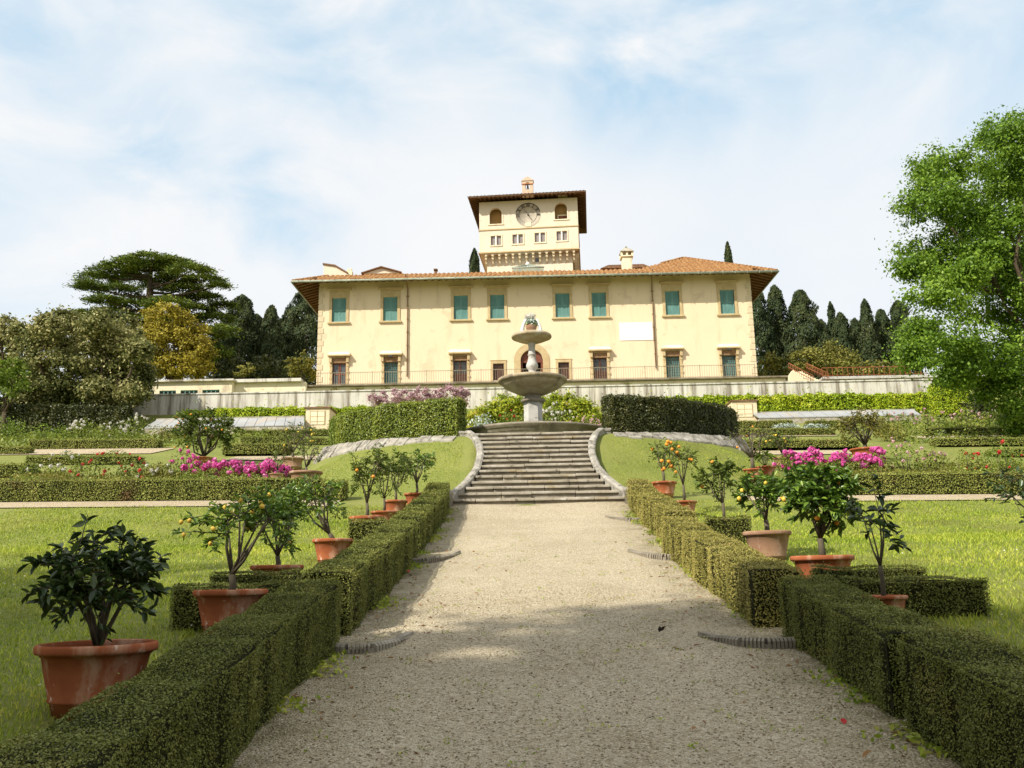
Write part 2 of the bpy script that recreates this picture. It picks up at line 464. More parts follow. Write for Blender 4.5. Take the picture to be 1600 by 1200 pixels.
M['lime'] = leafm('fresh_green_leaves', [(.12, (.06, .10, .012)), (.4, (.13, .20, .022)), (.65, (.20, .28, .03)), (.88, (.30, .36, .06))], .32, .55, .5, .3)
M['citrus'] = leafm('citrus_leaves', [(.12, (0.040, 0.085, 0.013)), (.4, (0.091, 0.168, 0.025)), (.65, (0.160, 0.270, 0.034)), (.88, (0.301, 0.390, 0.054))], .25, .35, 2, .5)
M['citrus_dark'] = leafm('dark_citrus_leaves', [(.12, (0.017, 0.035, 0.012)), (.4, (0.034, 0.063, 0.018)), (.65, (0.054, 0.095, 0.024)), (.88, (0.108, 0.151, 0.042))], .15, .35, 2, .5)
M['citrus_pale'] = leafm('pale_citrus_leaves', [(.12, (0.055, 0.088, 0.017)), (.4, (0.110, 0.160, 0.028)), (.65, (0.176, 0.231, 0.042)), (.88, (0.275, 0.308, 0.075))], .3, .5, 2, .35)
M['rose'] = leafm('rose_leaves', [(.12, (0.058, 0.086, 0.013)), (.4, (0.134, 0.180, 0.024)), (.65, (0.217, 0.266, 0.037)), (.88, (0.349, 0.360, 0.065))], .28, .5, .7, .3)
M['silver'] = leafm('silver_leaves', [(.2, (.28, .34, .30)), (.6, (.42, .48, .42)), (.9, (.55, .6, .54))], .1, .7, 1, .2)
M['grass'] = leafm('grass_blades', [(.12, (0.117, 0.187, 0.017)), (.4, (0.255, 0.343, 0.030)), (.65, (0.418, 0.487, 0.050)), (.88, (0.649, 0.619, 0.121))], .35, .6, .45, .25, (.6, .52, .72, (.25, .25, .065)))
M['magenta'] = leafm('magenta_petals', [(.2, (.55, .05, .26)), (.6, (.75, .13, .45)), (.9, (.85, .38, .62))], .3, .6, 3, .2)
M['pink'] = leafm('pale_pink_petals', [(.2, (.55, .30, .30)), (.6, (.68, .45, .45)), (.9, (.75, .62, .60))], .3, .6, 3, .2)
M['mauve'] = leafm('mauve_petals', [(.2, (.36, .20, .23)), (.6, (.52, .33, .36)), (.9, (.66, .50, .52))], .3, .6, 3, .2)
M['white_fl'] = leafm('white_petals', [(.2, (.62, .58, .50)), (.6, (.75, .72, .66)), (.9, (.82, .80, .76))], .3, .6, 3, .2)
M['red_fl'] = leafm('red_petals', [(.2, (.45, .02, .02)), (.6, (.62, .05, .05)), (.9, (.70, .16, .12))], .25, .6, 3, .2)
M['orange'] = surf('orange_peel', [(.3, (.72, .24, .02)), (.7, (.82, .33, .03))], 6, .45, None, .15, 120, .003, .4)
M['lemon'] = surf('lemon_peel', [(.3, (.72, .46, .05)), (.7, (.82, .56, .08))], 6, .45, None, .15, 120, .003, .4)
M['dry_leaf'] = leafm('fallen_leaves', [(.2, (.20, .10, .04)), (.6, (.34, .19, .08)), (.9, (.45, .30, .14))], .2, .8, 3, .1)


# ------------------------------------------------------------------ leaf clouds
def unit(v):
    return v / np.maximum(np.linalg.norm(v, axis=1, keepdims=True), 1e-9)


def leaf_v(c, n, size, asp=.55, shape='rhomb', tdir=None, rng=RNG):
    """c centres, n normals, size lengths -> vertices and quads of flat or folded leaves"""
    k = len(c)
    n = unit(n)
    t = rng.normal(size=(k, 3)) if tdir is None else tdir
    t = unit(t - n * np.sum(t * n, 1, keepdims=True))
    b = np.cross(n, t)
    s = np.broadcast_to(np.asarray(size, float), (k,))[:, None]
    if shape == 'rhomb':
        P = [c - t * s * .5, c + b * s * asp * .5, c + t * s * .5, c - b * s * asp * .5]
        V = np.stack(P, 1).reshape(-1, 3)
        Fq = np.arange(4 * k).reshape(k, 4)
        return V, Fq
    P = [c, c + t * s * .35 + b * s * asp * .5 + n * s * .10, c + t * s * .7 + b * s * asp * .4 + n * s * .08, c + t * s - n * s * .10,
         c + t * s * .7 - b * s * asp * .4 + n * s * .08, c + t * s * .35 - b * s * asp * .5 + n * s * .10]
    V = np.stack(P, 1).reshape(-1, 3)
    o = (np.arange(k) * 6)[:, None]
    Fq = np.concatenate([o + np.array([[0, 3, 2, 1]]), o + np.array([[0, 5, 4, 3]])])
    return V, Fq


def blob_pts(c, r, n, rng=RNG, shell=.55, flat=None):
    """points in the outer part of an ellipsoid with their outward directions"""
    d = unit(rng.normal(size=(n, 3)))
    q = (shell + (1 - shell) * rng.random((n, 1)) ** .6)
    q *= 1 + .18 * rng.normal(size=(n, 1)) * .6
    r = np.broadcast_to(np.asarray(r, float), (3,))
    return np.asarray(c) + d * q * r, unit(d / r)


def leaf_cloud(name, clumps, size, mat, parent=None, loc=None, asp=.6, jit=.8, rng=RNG, shape='rhomb', up=.25, shell=.5):
    """clumps: (centre, radii, count)"""
    P, D = [], []
    for c, r, n in clumps:
        p, d = blob_pts(c, r, int(n), rng, shell)
        P.append(p); D.append(d)
    P = np.concatenate(P); D = np.concatenate(D)
    n = D + rng.normal(size=D.shape) * jit + np.array([0, 0, up])
    s = size * (.65 + .7 * rng.random(len(P)))
    V, Fq = leaf_v(P, n, s, asp, shape, None, rng)
    return link(name, np_mesh(name, V, [Fq], mat), parent, loc)
# ------------------------------------------------------------------ setting: ground, paths
def sheet(name, xs, ys, mat, lift=0.0, zf=None, mask=None):
    X, Y = np.meshgrid(xs, ys)
    Z = (G(X, Y) if zf is None else zf(X, Y)) + lift
    V = np.stack([X.ravel(), Y.ravel(), Z.ravel()], 1)
    nx, ny = len(xs), len(ys)
    i = np.arange(nx - 1)[None] + nx * np.arange(ny - 1)[:, None]
    Fq = np.stack([i, i + 1, i + nx + 1, i + nx], -1).reshape(-1, 4)
    if mask is not None:
        cx = V[Fq].mean(1)
        Fq = Fq[mask(cx[:, 0], cx[:, 1])]
    return tag(link(name, np_mesh(name, V, [Fq], mat, smooth=True)), kind='structure')


def axis(parts):
    return np.concatenate([np.arange(a, b, s) for a, b, s in parts])


gx = axis([(-3000, -300, 300), (-300, -60, 20), (-60, -14, 2), (-14, 14, .2), (14, 60, 2), (60, 300, 20), (300, 3001, 300)])
gy = axis([(-600, -30, 60), (-30, 0, 1.5), (0, 30, .2), (30, 51.9, 1), (51.9, 58, .15), (58, 120, 4), (120, 300, 20), (300, 4001, 370)])
sheet('ground', gx, gy, M['lawn'], 0, lambda x, y: G(x, y) - .06 * ((np.abs(x) < 1.95) & (y < 18.2)))
path_z = lambda x, y: np.interp(y, PY, PZ)
sheet('gravel_path', np.linspace(-1.98, 1.98, 34), np.arange(-8, 18.55, .15), M['gravel'], .012, lambda x, y: path_z(x, y) + .015 * np.sin(x * 2.1 + y * .8) * np.sin(y * 1.3))
sheet('cross_path', axis([(-40, 40.1, .25)]), np.arange(18.0, 19.41, .1), M['gravel2'], .02, None, lambda x, y: np.abs(x) > 4.3)
for (pxa, pxb, pya, pyb) in [(-300, 235, 712, 704), (348, 490, 720, 714), (1192, 1345, 711, 705), (1440, 1900, 684, 680), (1160, 1310, 682.5, 681), (1150, 1310, 671.5, 670)]:
    mx = (pxa + pxb) / 2
    ya, yb = gp(mx, pya)[1], gp(mx, pyb)[1]
    xa, xb = at(pxa, pya, ya)[0], at(pxb, pya, ya)[0]
    sheet('terrace_path', np.linspace(xa, xb, 40), np.linspace(ya, max(yb, ya + .35), 5), M['gravel2'], .03)

# loose stones of the path, near the camera
def pebbles():
    n = 30000
    y = 2.6 + 7.4 * RNG.random(n) ** 1.3
    x = (RNG.random(n) * 2 - 1) * 1.85
    s = .003 + .0065 * RNG.random(n) ** 2.2
    c = np.stack([x, y, path_z(x, y) + .015 * np.sin(x * 2.1 + y * .8) * np.sin(y * 1.3) + .012 + s * .3], 1)
    base = np.array([[1, 0, 0], [0, 1, 0], [-1, 0, 0], [0, -1, 0], [0, 0, .6], [0, 0, -.6]])
    a = RNG.random(n) * 6.28
    R = np.stack([np.cos(a), -np.sin(a), np.sin(a), np.cos(a)], 1).reshape(n, 2, 2)
    b = base[None] * (s[:, None, None] * (.7 + .6 * RNG.random((n, 6, 1))))
    b[:, :, :2] = np.einsum('nij,nkj->nki', R, b[:, :, :2])
    V = (c[:, None] + b).reshape(-1, 3)
    f = np.array([[0, 1, 4], [1, 2, 4], [2, 3, 4], [3, 0, 4], [1, 0, 5], [2, 1, 5], [3, 2, 5], [0, 3, 5]])
    Ft = (np.arange(n)[:, None, None] * 6 + f[None]).reshape(-1, 3)
    tag(link('loose_gravel', np_mesh('loose_gravel', V, [Ft], M['pebble'])), 'loose tan and grey pebbles scattered over the gravel path', 'gravel', kind='stuff')


pebbles()


def grass(name, n, xr, yr, hmax, label, cond, wid=.0055, ypow=1.6):
    y = yr[0] + (yr[1] - yr[0]) * RNG.random(n) ** ypow
    x = xr[0] + (xr[1] - xr[0]) * RNG.random(n)
    k = cond(x, y)
    x, y = x[k], y[k]; n = len(x)
    clump = .55 + .45 * np.sin(x * 1.9 + 1.3 * np.sin(y * 1.1)) * np.sin(y * 1.6 + x * .7)
    h = hmax * (.35 + .65 * RNG.random(n)) * (.55 + .6 * clump)
    b = np.stack([x, y, G(x, y) - .005], 1)
    lean = RNG.normal(size=(n, 2)) * .45
    tip = b + np.stack([lean[:, 0] * h, lean[:, 1] * h, h], 1)
    a = RNG.random(n) * 6.28
    w = wid * (1 + y / 14)
    s = np.stack([np.cos(a) * w, np.sin(a) * w, 0 * a], 1)
    mid = b * .45 + tip * .55 + np.stack([-lean[:, 0] * h * .15, -lean[:, 1] * h * .15, h * .1], 1)
    V = np.stack([b - s * .5, b + s * .5, mid + s * .4, tip, mid - s * .4], 1).reshape(-1, 3)
    o = np.arange(n)[:, None] * 5
    tag(link(name, np_mesh(name, V, [o + np.array([[0, 1, 2, 4]]), o + np.array([[4, 2, 3]])], M['grass'])), label, 'grass', kind='stuff')


grass('lawn_grass', 150000, (-10.5, -2.35), (3.2, 18.1), .058, 'bright green mown grass of the lawn beside the left path hedge', lambda x, y: np.abs(x) < 1.6 + y * .62)
grass('lawn_grass', 150000, (2.35, 11), (3.2, 18.1), .058, 'bright green mown grass of the lawn beside the right path hedge', lambda x, y: np.abs(x) < 1.6 + y * .62)
grass('bank_grass', 90000, (-7, 7), (18.1, 24), .03, 'short grass on the rounded banks beside the stone stairs',
      lambda x, y: (np.abs(x) > 1.75) & (np.hypot(x, y - RING_Y) > 7.0) & (5.08 - (np.hypot(x, y - RING_Y) - 6.75) * .60 > np.interp(y, PY, PZ) - .05), .0055, 1)


def daisies():
    n = 420
    x = np.where(RNG.random(n) < .5, -1, 1) * (2.4 + 4.2 * RNG.random(n)); y = 4 + 7 * RNG.random(n)
    c = np.stack([x, y, G(x, y) + .05], 1)
    V, Fq = leaf_v(c, RNG.normal(size=(n, 3)) * .3 + [0, 0, 1], .022, .9)
    tag(link('daisies', np_mesh('daisies', V, [Fq], M['white_fl'])), 'tiny white daisies dotted over the lawn', 'flowers', kind='stuff')


daisies()

# fringe of weeds along the foot of the path hedges and at the ribbed edgings
def weeds():
    n = 6000
    sd = np.where(RNG.random(n) < .5, -1, 1)
    y = 2.5 + 15.4 * RNG.random(n)
    keep = (np.sin(y * 2.3 + sd) + np.sin(y * 5.1 + 2 * sd)) > .2
    sd, y = sd[keep], y[keep]; n = len(y)
    x = sd * (1.80 - np.abs(RNG.normal(size=n)) * .10)
    c = np.stack([x, y, path_z(x, y) + .02 + .03 * RNG.random(n)], 1)
    V, Fq = leaf_v(c, RNG.normal(size=(n, 3)) + [0, 0, .6], .03 + .025 * RNG.random(n), .5)
    tag(link('path_weeds', np_mesh('path_weeds', V, [Fq], M['grass'])), 'low weeds growing along the foot of the path hedges', 'weeds', kind='stuff')
    n = 260
    x = (RNG.random(n) * 2 - 1) * 1.7; y = 3 + 12 * RNG.random(n)
    cx = np.repeat(x, 7) + RNG.normal(size=n * 7) * .03; cy = np.repeat(y, 7) + RNG.normal(size=n * 7) * .03
    c = np.stack([cx, cy, path_z(cx, cy) + .025], 1)
    V, Fq = leaf_v(c, RNG.normal(size=c.shape) * .7 + [0, 0, 1], .022, .5)
    tag(link('path_tufts', np_mesh('path_tufts', V, [Fq], M['grass'])), 'small green tufts sprouting through the gravel', 'weeds', kind='stuff')
    n = 300
    x = np.sign(RNG.random(n) - .5) * 1.78 * RNG.random(n) ** .25; y = 3 + 11 * RNG.random(n)
    c = np.stack([x, y, path_z(x, y) + .028], 1)
    V, Fq = leaf_v(c, RNG.normal(size=c.shape) * .25 + [0, 0, 1], .03 + .03 * RNG.random(n), .5, 'leaf6')
    tag(link('fallen_leaves', np_mesh('fallen_leaves', V, [Fq], M['dry_leaf'])), 'dry brown leaves fallen on the gravel path', 'leaves', kind='stuff')


weeds()
for px, py, lab in ((1141, 1044, 'red petal on the gravel near the ribbed edging'), (1319, 1138, 'red petal on the gravel close to the near right hedge'),
                    (638, 897, 'red petal beside the left hedge on shaded gravel')):
    p = gp(px, py)
    V, Fq = leaf_v(p[None] + [0, 0, .022], np.array([[.1, -.7, .7]]), .045, .8, 'leaf6')
    tag(link('fallen_petal', np_mesh('fallen_petal', V, [Fq], M['red_fl'])), lab, 'petal', 'red petals on the path')


# ------------------------------------------------------------------ hedges
def hedge(name, pts, w, h, mats, dens, leaf, label, group, top=None, rough=.020, holes=0, round_=.03, base=None, cat='hedge', seg=.12):
    """clipped hedge along a ground line: an inner body of twigs wrapped in leaves. pts: (x, y); h height or list along the line; top: absolute top z list"""
    pts = np.array(pts, float)
    L = np.concatenate([[0], np.cumsum(np.linalg.norm(np.diff(pts, axis=0), axis=1))])
    n = max(3, int(L[-1] / seg) + 1)
    S = np.linspace(0, L[-1], n)

    def line(s):
        x = np.interp(s, L, pts[:, 0]); y = np.interp(s, L, pts[:, 1])
        e = .05
        tx = np.interp(np.minimum(s + e, L[-1]), L, pts[:, 0]) - np.interp(np.maximum(s - e, 0), L, pts[:, 0])
        ty = np.interp(np.minimum(s + e, L[-1]), L, pts[:, 1]) - np.interp(np.maximum(s - e, 0), L, pts[:, 1])
        q = np.hypot(tx, ty) + 1e-9
        nx, ny = ty / q, -tx / q
        zc = (G(x, y) if base is None else base(x, y))
        if top is not None:
            zt = np.interp(s / L[-1], np.linspace(0, 1, len(top)), top)
        else:
            zt = zc + np.interp(s / L[-1], np.linspace(0, 1, len(np.atleast_1d(h))), np.atleast_1d(h))
        return x, y, nx, ny, zc, zt

    def wob(s, u):
        return rough * (np.sin(s * 3.1 + u * .7) + np.sin(s * 7.7 + u * 1.1 + 1) + .5 * np.sin(s * 15.3 + .8 * u)) * .6

    def sur(s, u, off):
        """u in 0..1 left foot to top left, 1..2 over the top, 2..3 down the right side"""
        x, y, nx, ny, zc, zt = line(s)
        hh = zt - zc
        lat = np.where(u < 1, -1, np.where(u > 2, 1, (u - 1) * 2 - 1)) * w / 2
        up = np.where(u < 1, u, np.where(u > 2, 3 - u, 1))
        ed = np.abs(lat) / (w / 2)
        # rounded shoulder
        rr = round_
        up_z = zc - .02 + (hh + .02) * up
        up_z = np.where((u >= 1) & (u <= 2), up_z - rr * np.maximum(0, (ed - (1 - rr * 2 / w)) / (rr * 2 / w)) ** 2, up_z - rr * np.clip((up - (1 - rr * 1.5 / np.maximum(hh, .05))) / (rr * 1.5 / np.maximum(hh, .05)), 0, 1) ** 3)
        o = off + wob(s, u)
        sx = np.where(u < 1, -1, np.where(u > 2, 1, 0))
        nv = np.stack([nx * sx, ny * sx, (sx == 0) * 1.0], 1)
        p = np.stack([x + nx * lat, y + ny * lat, up_z], 1) + nv * np.asarray(o)[:, None]
        return p, nv

    # core
    us = np.array([0, .25, .5, .75, .90, 1.12, 1.3, 1.5, 1.7, 1.88, 2.10, 2.25, 2.5, 2.75, 3])
    V = []
    inset = -.5 * leaf - .016
    for s in S:
        p, _ = sur(np.full(len(us), np.clip(s, .02, L[-1] - .02)), us, np.full(len(us), inset)); V.append(p)
    V = np.concatenate(V); m = len(us)
    i = np.arange(m - 1)[None] + m * np.arange(n - 1)[:, None]
    core = np.stack([i, i + m, i + m + 1, i + 1], -1).reshape(-1, 4)
    ends = np.array([[i, i + 1, 13 - i, 14 - i] for i in range(6)]); e2 = ends + m * (n - 1)
    core = np.concatenate([core, ends[:, ::-1], e2])
    # leaves over the sides and the top
    hm = float(np.mean(line(S)[5] - line(S)[4]))
    per = 2 * hm + w
    cnt = int(dens * per * L[-1])
    s = RNG.random(cnt) * L[-1]
    q = RNG.random(cnt) * per
    u = np.where(q < hm, q / hm, np.where(q < hm + w, 1 + (q - hm) / w, 2 + (q - hm - w) / hm))
    if holes:
        side = (u < 1) | (u > 2)
        f = np.sin(s * 23.0 + 2.1 * np.sin(s * 5) + u * .6) + np.sin(s * 47 + u * 1.1) + .6 * np.sin(u * 9 + s * 13)
        k = ~(side & (f > .85) & (RNG.random(cnt) < holes))
        s, u = s[k], u[k]
    p, nv = sur(s, u, RNG.normal(size=len(s)) * leaf * .38 + (RNG.random(len(s)) < .05) * RNG.exponential(leaf * 1.3, len(s)))
    # leaves over the two ends
    ce = int(dens * w * hm)
    for t in (0, L[-1]):
        x, y, nx, ny, zc, zt = line(np.array([t]))
        lat = (RNG.random(ce) - .5) * w; up = RNG.random(ce)
        sg = -1 if t == 0 else 1
        tx, ty = -ny[0] * sg, nx[0] * sg
        e = np.stack([x[0] + nx[0] * lat + tx * RNG.normal(size=ce) * leaf * .4, y[0] + ny[0] * lat + ty * RNG.normal(size=ce) * leaf * .4, zc[0] + (zt[0] - zc[0]) * up], 1)
        p = np.concatenate([p, e]); nv = np.concatenate([nv, np.tile([[tx, ty, 0]], (ce, 1))])
    nn = nv + RNG.normal(size=nv.shape) * .75 + [0, 0, .25]
    Lv, Lf = leaf_v(p, nn, leaf * (.6 + .8 * RNG.random(len(p))), .62)
    allV = np.concatenate([V, Lv])
    Fl = Lf + len(V)
    mi = np.concatenate([np.zeros(len(core)), np.ones(len(Fl))])
    o = link(name, np_mesh(name, allV, [core, Fl], [M['hedge_core'], mats], mi))
    return tag(o, label, cat, group)


HW, HH = .43, .56
HX = 1.78 + HW / 2
GP = 'clipped box hedges along the gravel path'
hcol = M['box']; hcol_sunlit = M['box_sunlit']
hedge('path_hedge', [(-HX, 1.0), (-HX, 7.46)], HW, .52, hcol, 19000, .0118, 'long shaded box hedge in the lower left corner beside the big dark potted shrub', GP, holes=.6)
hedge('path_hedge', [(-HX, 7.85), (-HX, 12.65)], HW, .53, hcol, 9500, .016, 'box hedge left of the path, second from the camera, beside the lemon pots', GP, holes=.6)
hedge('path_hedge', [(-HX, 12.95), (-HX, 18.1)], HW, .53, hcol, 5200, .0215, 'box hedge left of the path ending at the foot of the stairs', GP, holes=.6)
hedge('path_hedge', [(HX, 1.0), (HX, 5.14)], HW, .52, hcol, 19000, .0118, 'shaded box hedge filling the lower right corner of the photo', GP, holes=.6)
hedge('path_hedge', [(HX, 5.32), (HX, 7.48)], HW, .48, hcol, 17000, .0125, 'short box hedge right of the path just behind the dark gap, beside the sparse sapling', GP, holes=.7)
hedge('path_hedge', [(HX - .12, 7.85), (HX - .12, 12.9)], HW, .49, hcol_sunlit, 9500, .016, 'long box hedge with sunlight in its leaf colour right of the path beside the orange and lemon pots', GP, holes=.85)
hedge('path_hedge', [(HX, 13.15), (HX, 18.1)], HW, .51, hcol_sunlit, 5200, .0215, 'box hedge with sunlight in its leaf colour right of the path ending at the stairs', GP, holes=.8)
GA = 'short hedge arms framing the pot niches'
AL = [(-1, 7.34, 2.05, 3.06, 7.25, 'left hedge arm right behind the near lemon pot'), (-1, 8.02, 2.05, 3.0, 7.25, 'left hedge arm, farther one of the pair behind the near lemon pot'),
      (1, 7.34, 2.05, 3.32, 7.25, 'right hedge arm behind the sparse sapling pot'), (1, 8.02, 2.05, 3.15, 7.25, 'right hedge arm below the dense orange tree, with dark end face'),
      (-1, 12.78, 2.05, 2.75, 12.6, 'small left hedge arm halfway along the path'), (1, 12.72, 2.05, 2.85, 12.6, 'small right hedge arm behind the pale lemon pot halfway along the path')]
for sg, yy, xa, xb, yr, lab in AL:
    zt = float(np.interp(yy, PY, PZ)) + (.48 if sg > 0 else .52)
    hedge('hedge_arm', [(sg * (xa + .2), yy), (sg * xb, yy)], .30, None, hcol, 12000 if yy < 10 else 4800, .0145 if yy < 10 else .022, lab, GA, top=[zt, zt], holes=.5)

# tall ring hedge round the fountain, two arcs
def ring(sg, a0, a1, n=26):
    return [(sg * (RING_R - .24) * math.sin(a), RING_Y - (RING_R - .10) * math.cos(a)) for a in np.linspace(a0, a1, n)]


a0 = math.asin(1.95 / RING_R)
GR = 'tall clipped hedges curving round the fountain'
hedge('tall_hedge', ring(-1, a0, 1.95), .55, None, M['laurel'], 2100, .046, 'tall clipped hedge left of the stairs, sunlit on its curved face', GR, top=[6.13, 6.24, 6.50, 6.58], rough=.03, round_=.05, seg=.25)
hedge('tall_hedge', ring(1, a0, 1.95), .55, None, M['laurel_dark'], 2100, .046, 'tall clipped hedge right of the stairs, shade put into its darker leaves', GR, top=[6.13, 6.24, 6.50, 6.58], rough=.03, round_=.05, seg=.25)  # darker leaves than the left arc: its shaded side painted in

# rough kerb stones under the tall hedges
for sg, lab in ((-1, 'pale rough kerb stones below the sunlit tall hedge'), (1, 'pale rough kerb stones below the shaded tall hedge')):
    b = MB()
    rr = random.Random(3 + sg)
    for k in range(26):
        a = .30 + k * .052
        da = .050
        q = []
        for aa, r in ((a, RING_R + .28), (a + da, RING_R + .28), (a + da, RING_R + .52 + rr.uniform(-.06, .06)), (a, RING_R + .52 + rr.uniform(-.06, .06))):
            q.append((sg * r * math.sin(aa), RING_Y - r * math.cos(aa)))
        j = [rr.uniform(-.02, .025) for _ in q]
        v = [(x, y, g(x, y) - .22) for x, y in q] + [(x, y, g(x, y) + .045 + j[i]) for i, (x, y) in enumerate(q)]
        b.add(v, [(3, 2, 1, 0), (4, 5, 6, 7), (0, 1, 5, 4), (1, 2, 6, 5), (2, 3, 7, 6), (3, 0, 4, 7)])
    tag(b.build('kerb_stones', M['parapet'], bevel=.02), lab, 'kerb', 'kerb stones under the tall hedges')

# ribbed stone edgings, half buried arcs at the path sides
def ribbed(pts, h, label):
    P = [Vector(p) for p in pts]
    b = MB()
    n = 26
    for i in range(n):
        t0, t1 = i / n, (i + .66) / n
        seg = []
        for t in (t0, t1):
            f = t * (len(P) - 1); k = min(int(f), len(P) - 2)
            seg.append(P[k].lerp(P[k + 1], f - k))
        t = i / n
        hh = h * (1 - t ** 3)
        a, c = seg
        d = (c - a).normalized(); nrm = Vector((d.y, -d.x, 0)) * .055
        prof = [(-1, -.06), (-1, hh * .75), (-.55, hh), (.55, hh), (1, hh * .75), (1, -.06)]
        v = [a + nrm * s + Vector((0, 0, z)) for s, z in prof] + [c + nrm * s + Vector((0, 0, z)) for s, z in prof]
        m = len(prof)
        b.add(v, [(k, k + 1, m + k + 1, m + k) for k in range(m - 1)] + [tuple(range(m))[::-1], tuple(range(m, 2 * m))])
        if i < n - 1:
            pass
    # the backing body between the ribs
    b.sweep([p for p in P], [(-.045, -.08), (-.035, h * .45), (.035, h * .45), (.045, -.08)])
    tag(b.build('ribbed_edging', M['stone_dark']), label, 'stone edging', 'ribbed stone edgings at the path sides')


def redge(px, h, label):
    pts = []
    for q in px:
        p = gp(*q); pts.append((p[0], p[1], float(path_z(p[0], p[1]))))
    ribbed(pts, h, label)


redge([(500, 1020), (540, 1024), (580, 1021), (612, 1010), (640, 994)], .085, 'ribbed stone edging at the foot of the near left hedge')
redge([(1240, 1014), (1200, 1015), (1160, 1012), (1128, 1004), (1096, 994)], .085, 'ribbed stone edging beside the right hedge opposite the near left one')
redge([(640, 882), (662, 882), (684, 878), (700, 872), (716, 864)], .085, 'ribbed stone edging at the left hedge halfway up the path')
redge([(1062, 876), (1040, 876), (1018, 873), (1000, 868), (984, 862)], .085, 'ribbed stone edging at the sunlit right hedge halfway up the path')
redge([(1000, 815), (985, 815), (970, 813), (958, 811), (948, 808)], .07, 'faint ribbed stone edging nearest the stairs on the right')

# ------------------------------------------------------------------ staircase
def half_w(y):
    return float(np.interp(y, [18.2, 18.65, 19.3, 20.0, 20.8, 21.6, 22.2, 22.6], [1.78, 1.62, 1.40, 1.24, 1.20, 1.27, 1.42, 1.62]))


ST0, ST1, NST = 18.3, 22.55, 14
Z0, Z1 = 3.0, 5.12
st = thing('stone_staircase', (0, ST0, Z0), 'weathered stone garden staircase with curved side walls rising to the fountain', 'staircase')
rise, tread = (Z1 - Z0) / NST, (ST1 - ST0) / NST
steps = MB(); nosing = MB()
rr = random.Random(9)
for k in range(NST):
    y0 = ST0 + k * tread; z1 = Z0 + (k + 1) * rise
    w = half_w(y0 + .1) + .02
    if k == 0: w += .42
    if k == 1: w += .2
    x = -w
    while x < w - .05:
        x2 = min(w, x + rr.uniform(.5, 1.3))
        if w - x2 < .3: x2 = w
        dz = rr.uniform(-.008, .008); dy = rr.uniform(-.015, .015)
        steps.box(x + .003, x2 - .003, y0 + .035 + dy, y0 + tread + .2, -.55 + z1 - rise, z1 - .055 + dz)
        nosing.box(x + .004, x2 - .004, y0 - .012 + dy, y0 + tread + .05, z1 - .054 + dz, z1 + dz)
        x = x2
off = Vector((0, -ST0, -Z0))
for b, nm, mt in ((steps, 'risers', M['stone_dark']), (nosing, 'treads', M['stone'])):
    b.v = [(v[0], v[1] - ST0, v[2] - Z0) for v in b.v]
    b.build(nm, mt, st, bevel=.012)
for sg in (-1, 1):
    b = MB(); pts = []
    for y in np.linspace(18.2, 22.75, 34):
        z = Z0 + (Z1 - Z0) * np.clip((y - 18.2) / (22.5 - 18.2), 0, 1)
        pts.append((sg * (half_w(y) + .10), y - ST0, z - Z0 + .02 + .10 * math.exp(-(y - 18.2) * 2)))
    pts.append((sg * 1.95, 22.80 - ST0, Z1 - Z0 + .05))
    b.sweep(pts, [(-.065, -.75), (-.065, .03), (-.085, .04), (-.085, .08), (-.045, .11), (.045, .11), (.085, .08), (.085, .04), (.065, .03), (.065, -.75)])
    b.lathe([(0.001, -.3), (.20, -.3), (.20, .20), (.225, .215), (.225, .27), (.17, .30), (.001, .30)], 20, (sg * 1.93, -.16, .02))
    o = b.build('parapet', M['parapet'], st)

# ------------------------------------------------------------------ fountain
FY = 25.1
fz = g(0, FY) - .02
ft = thing('fountain', (0, FY, fz), 'stone fountain with two stacked bowls above a round basin atop the stairs', 'fountain')
zr = 5.52 - fz
MB().lathe([(2.05, -.6), (2.05, zr - .20), (2.10, zr - .17), (2.10, zr - .10), (2.19, zr - .06), (2.19, zr), (1.86, zr), (1.86, zr - .3), (1.84, -.2)], 72).build('basin', M['stone_dark'], ft)
w_ = MB(); w_.lathe([(.001, zr - .2), (1.85, zr - .2)], 40); w_.build('water', M['glass'], ft)
bz = lambda py: float(at(831, py, FY)[2]) - fz
zt = bz(628)
pd = MB()
pd.lathe([(.001, -.2), (.40, -.2), (.40, .06), (.31, .10), (.29, .14)], 6)
hexp = [(.265, .14), (.265, zt - .02)]
pd.lathe(hexp, 6)
pd.f and None
for i in range(6):
    pass
pd.sm = [False] * len(pd.sm)
pd.build('pedestal', M['stone_pale'], ft)
cp = MB(); cp.lathe([(.20, zt - .03), (.33, zt - .02), (.36, zt + .03), (.33, zt + .07), (.25, zt + .09), (.23, zt + .15), (.25, zt + .20), (.21, zt + .24), (.19, zt + .36), (.21, zt + .42), (.001, zt + .44)], 28)
cp.build('capital', M['stone_dark'], ft)
zb, ztp = bz(617), bz(592)
rim_r = .98
MB().lathe([(.19, zb - .02), (.34, zb + .0), (.56, zb + .09), (.78, zb + .20), (.90, zb + .31), (.915, zb + .35), (.94, zb + .345), (.985, zb + .37), (.995, zb + .41), (.985, zb + .455), (.94, ztp + .0), (.88, ztp - .01), (.80, ztp - .08), (.5, ztp - .16), (.001, ztp - .2)], 48,
            rib=lambda a: .0).build('lower_bowl', M['stone_bowl'], ft)
z1, z2 = bz(590), bz(536)
hh = z2 - z1
bp = [(.19, .0), (.20, .04), (.165, .07), (.155, .10), (.12, .17), (.095, .21), (.11, .235), (.155, .30), (.17, .36), (.155, .43), (.125, .50), (.105, .58), (.10, .66), (.12, .675), (.12, .70), (.098, .715), (.092, .92), (.105, .96), (.11, 1.02)]
MB().lathe([(r * 1.02, z1 - .03 + t * hh) for r, t in bp], 24).build('baluster_shaft', M['stone_pale'], ft)
z3, z4 = z2 - .01, bz(523)
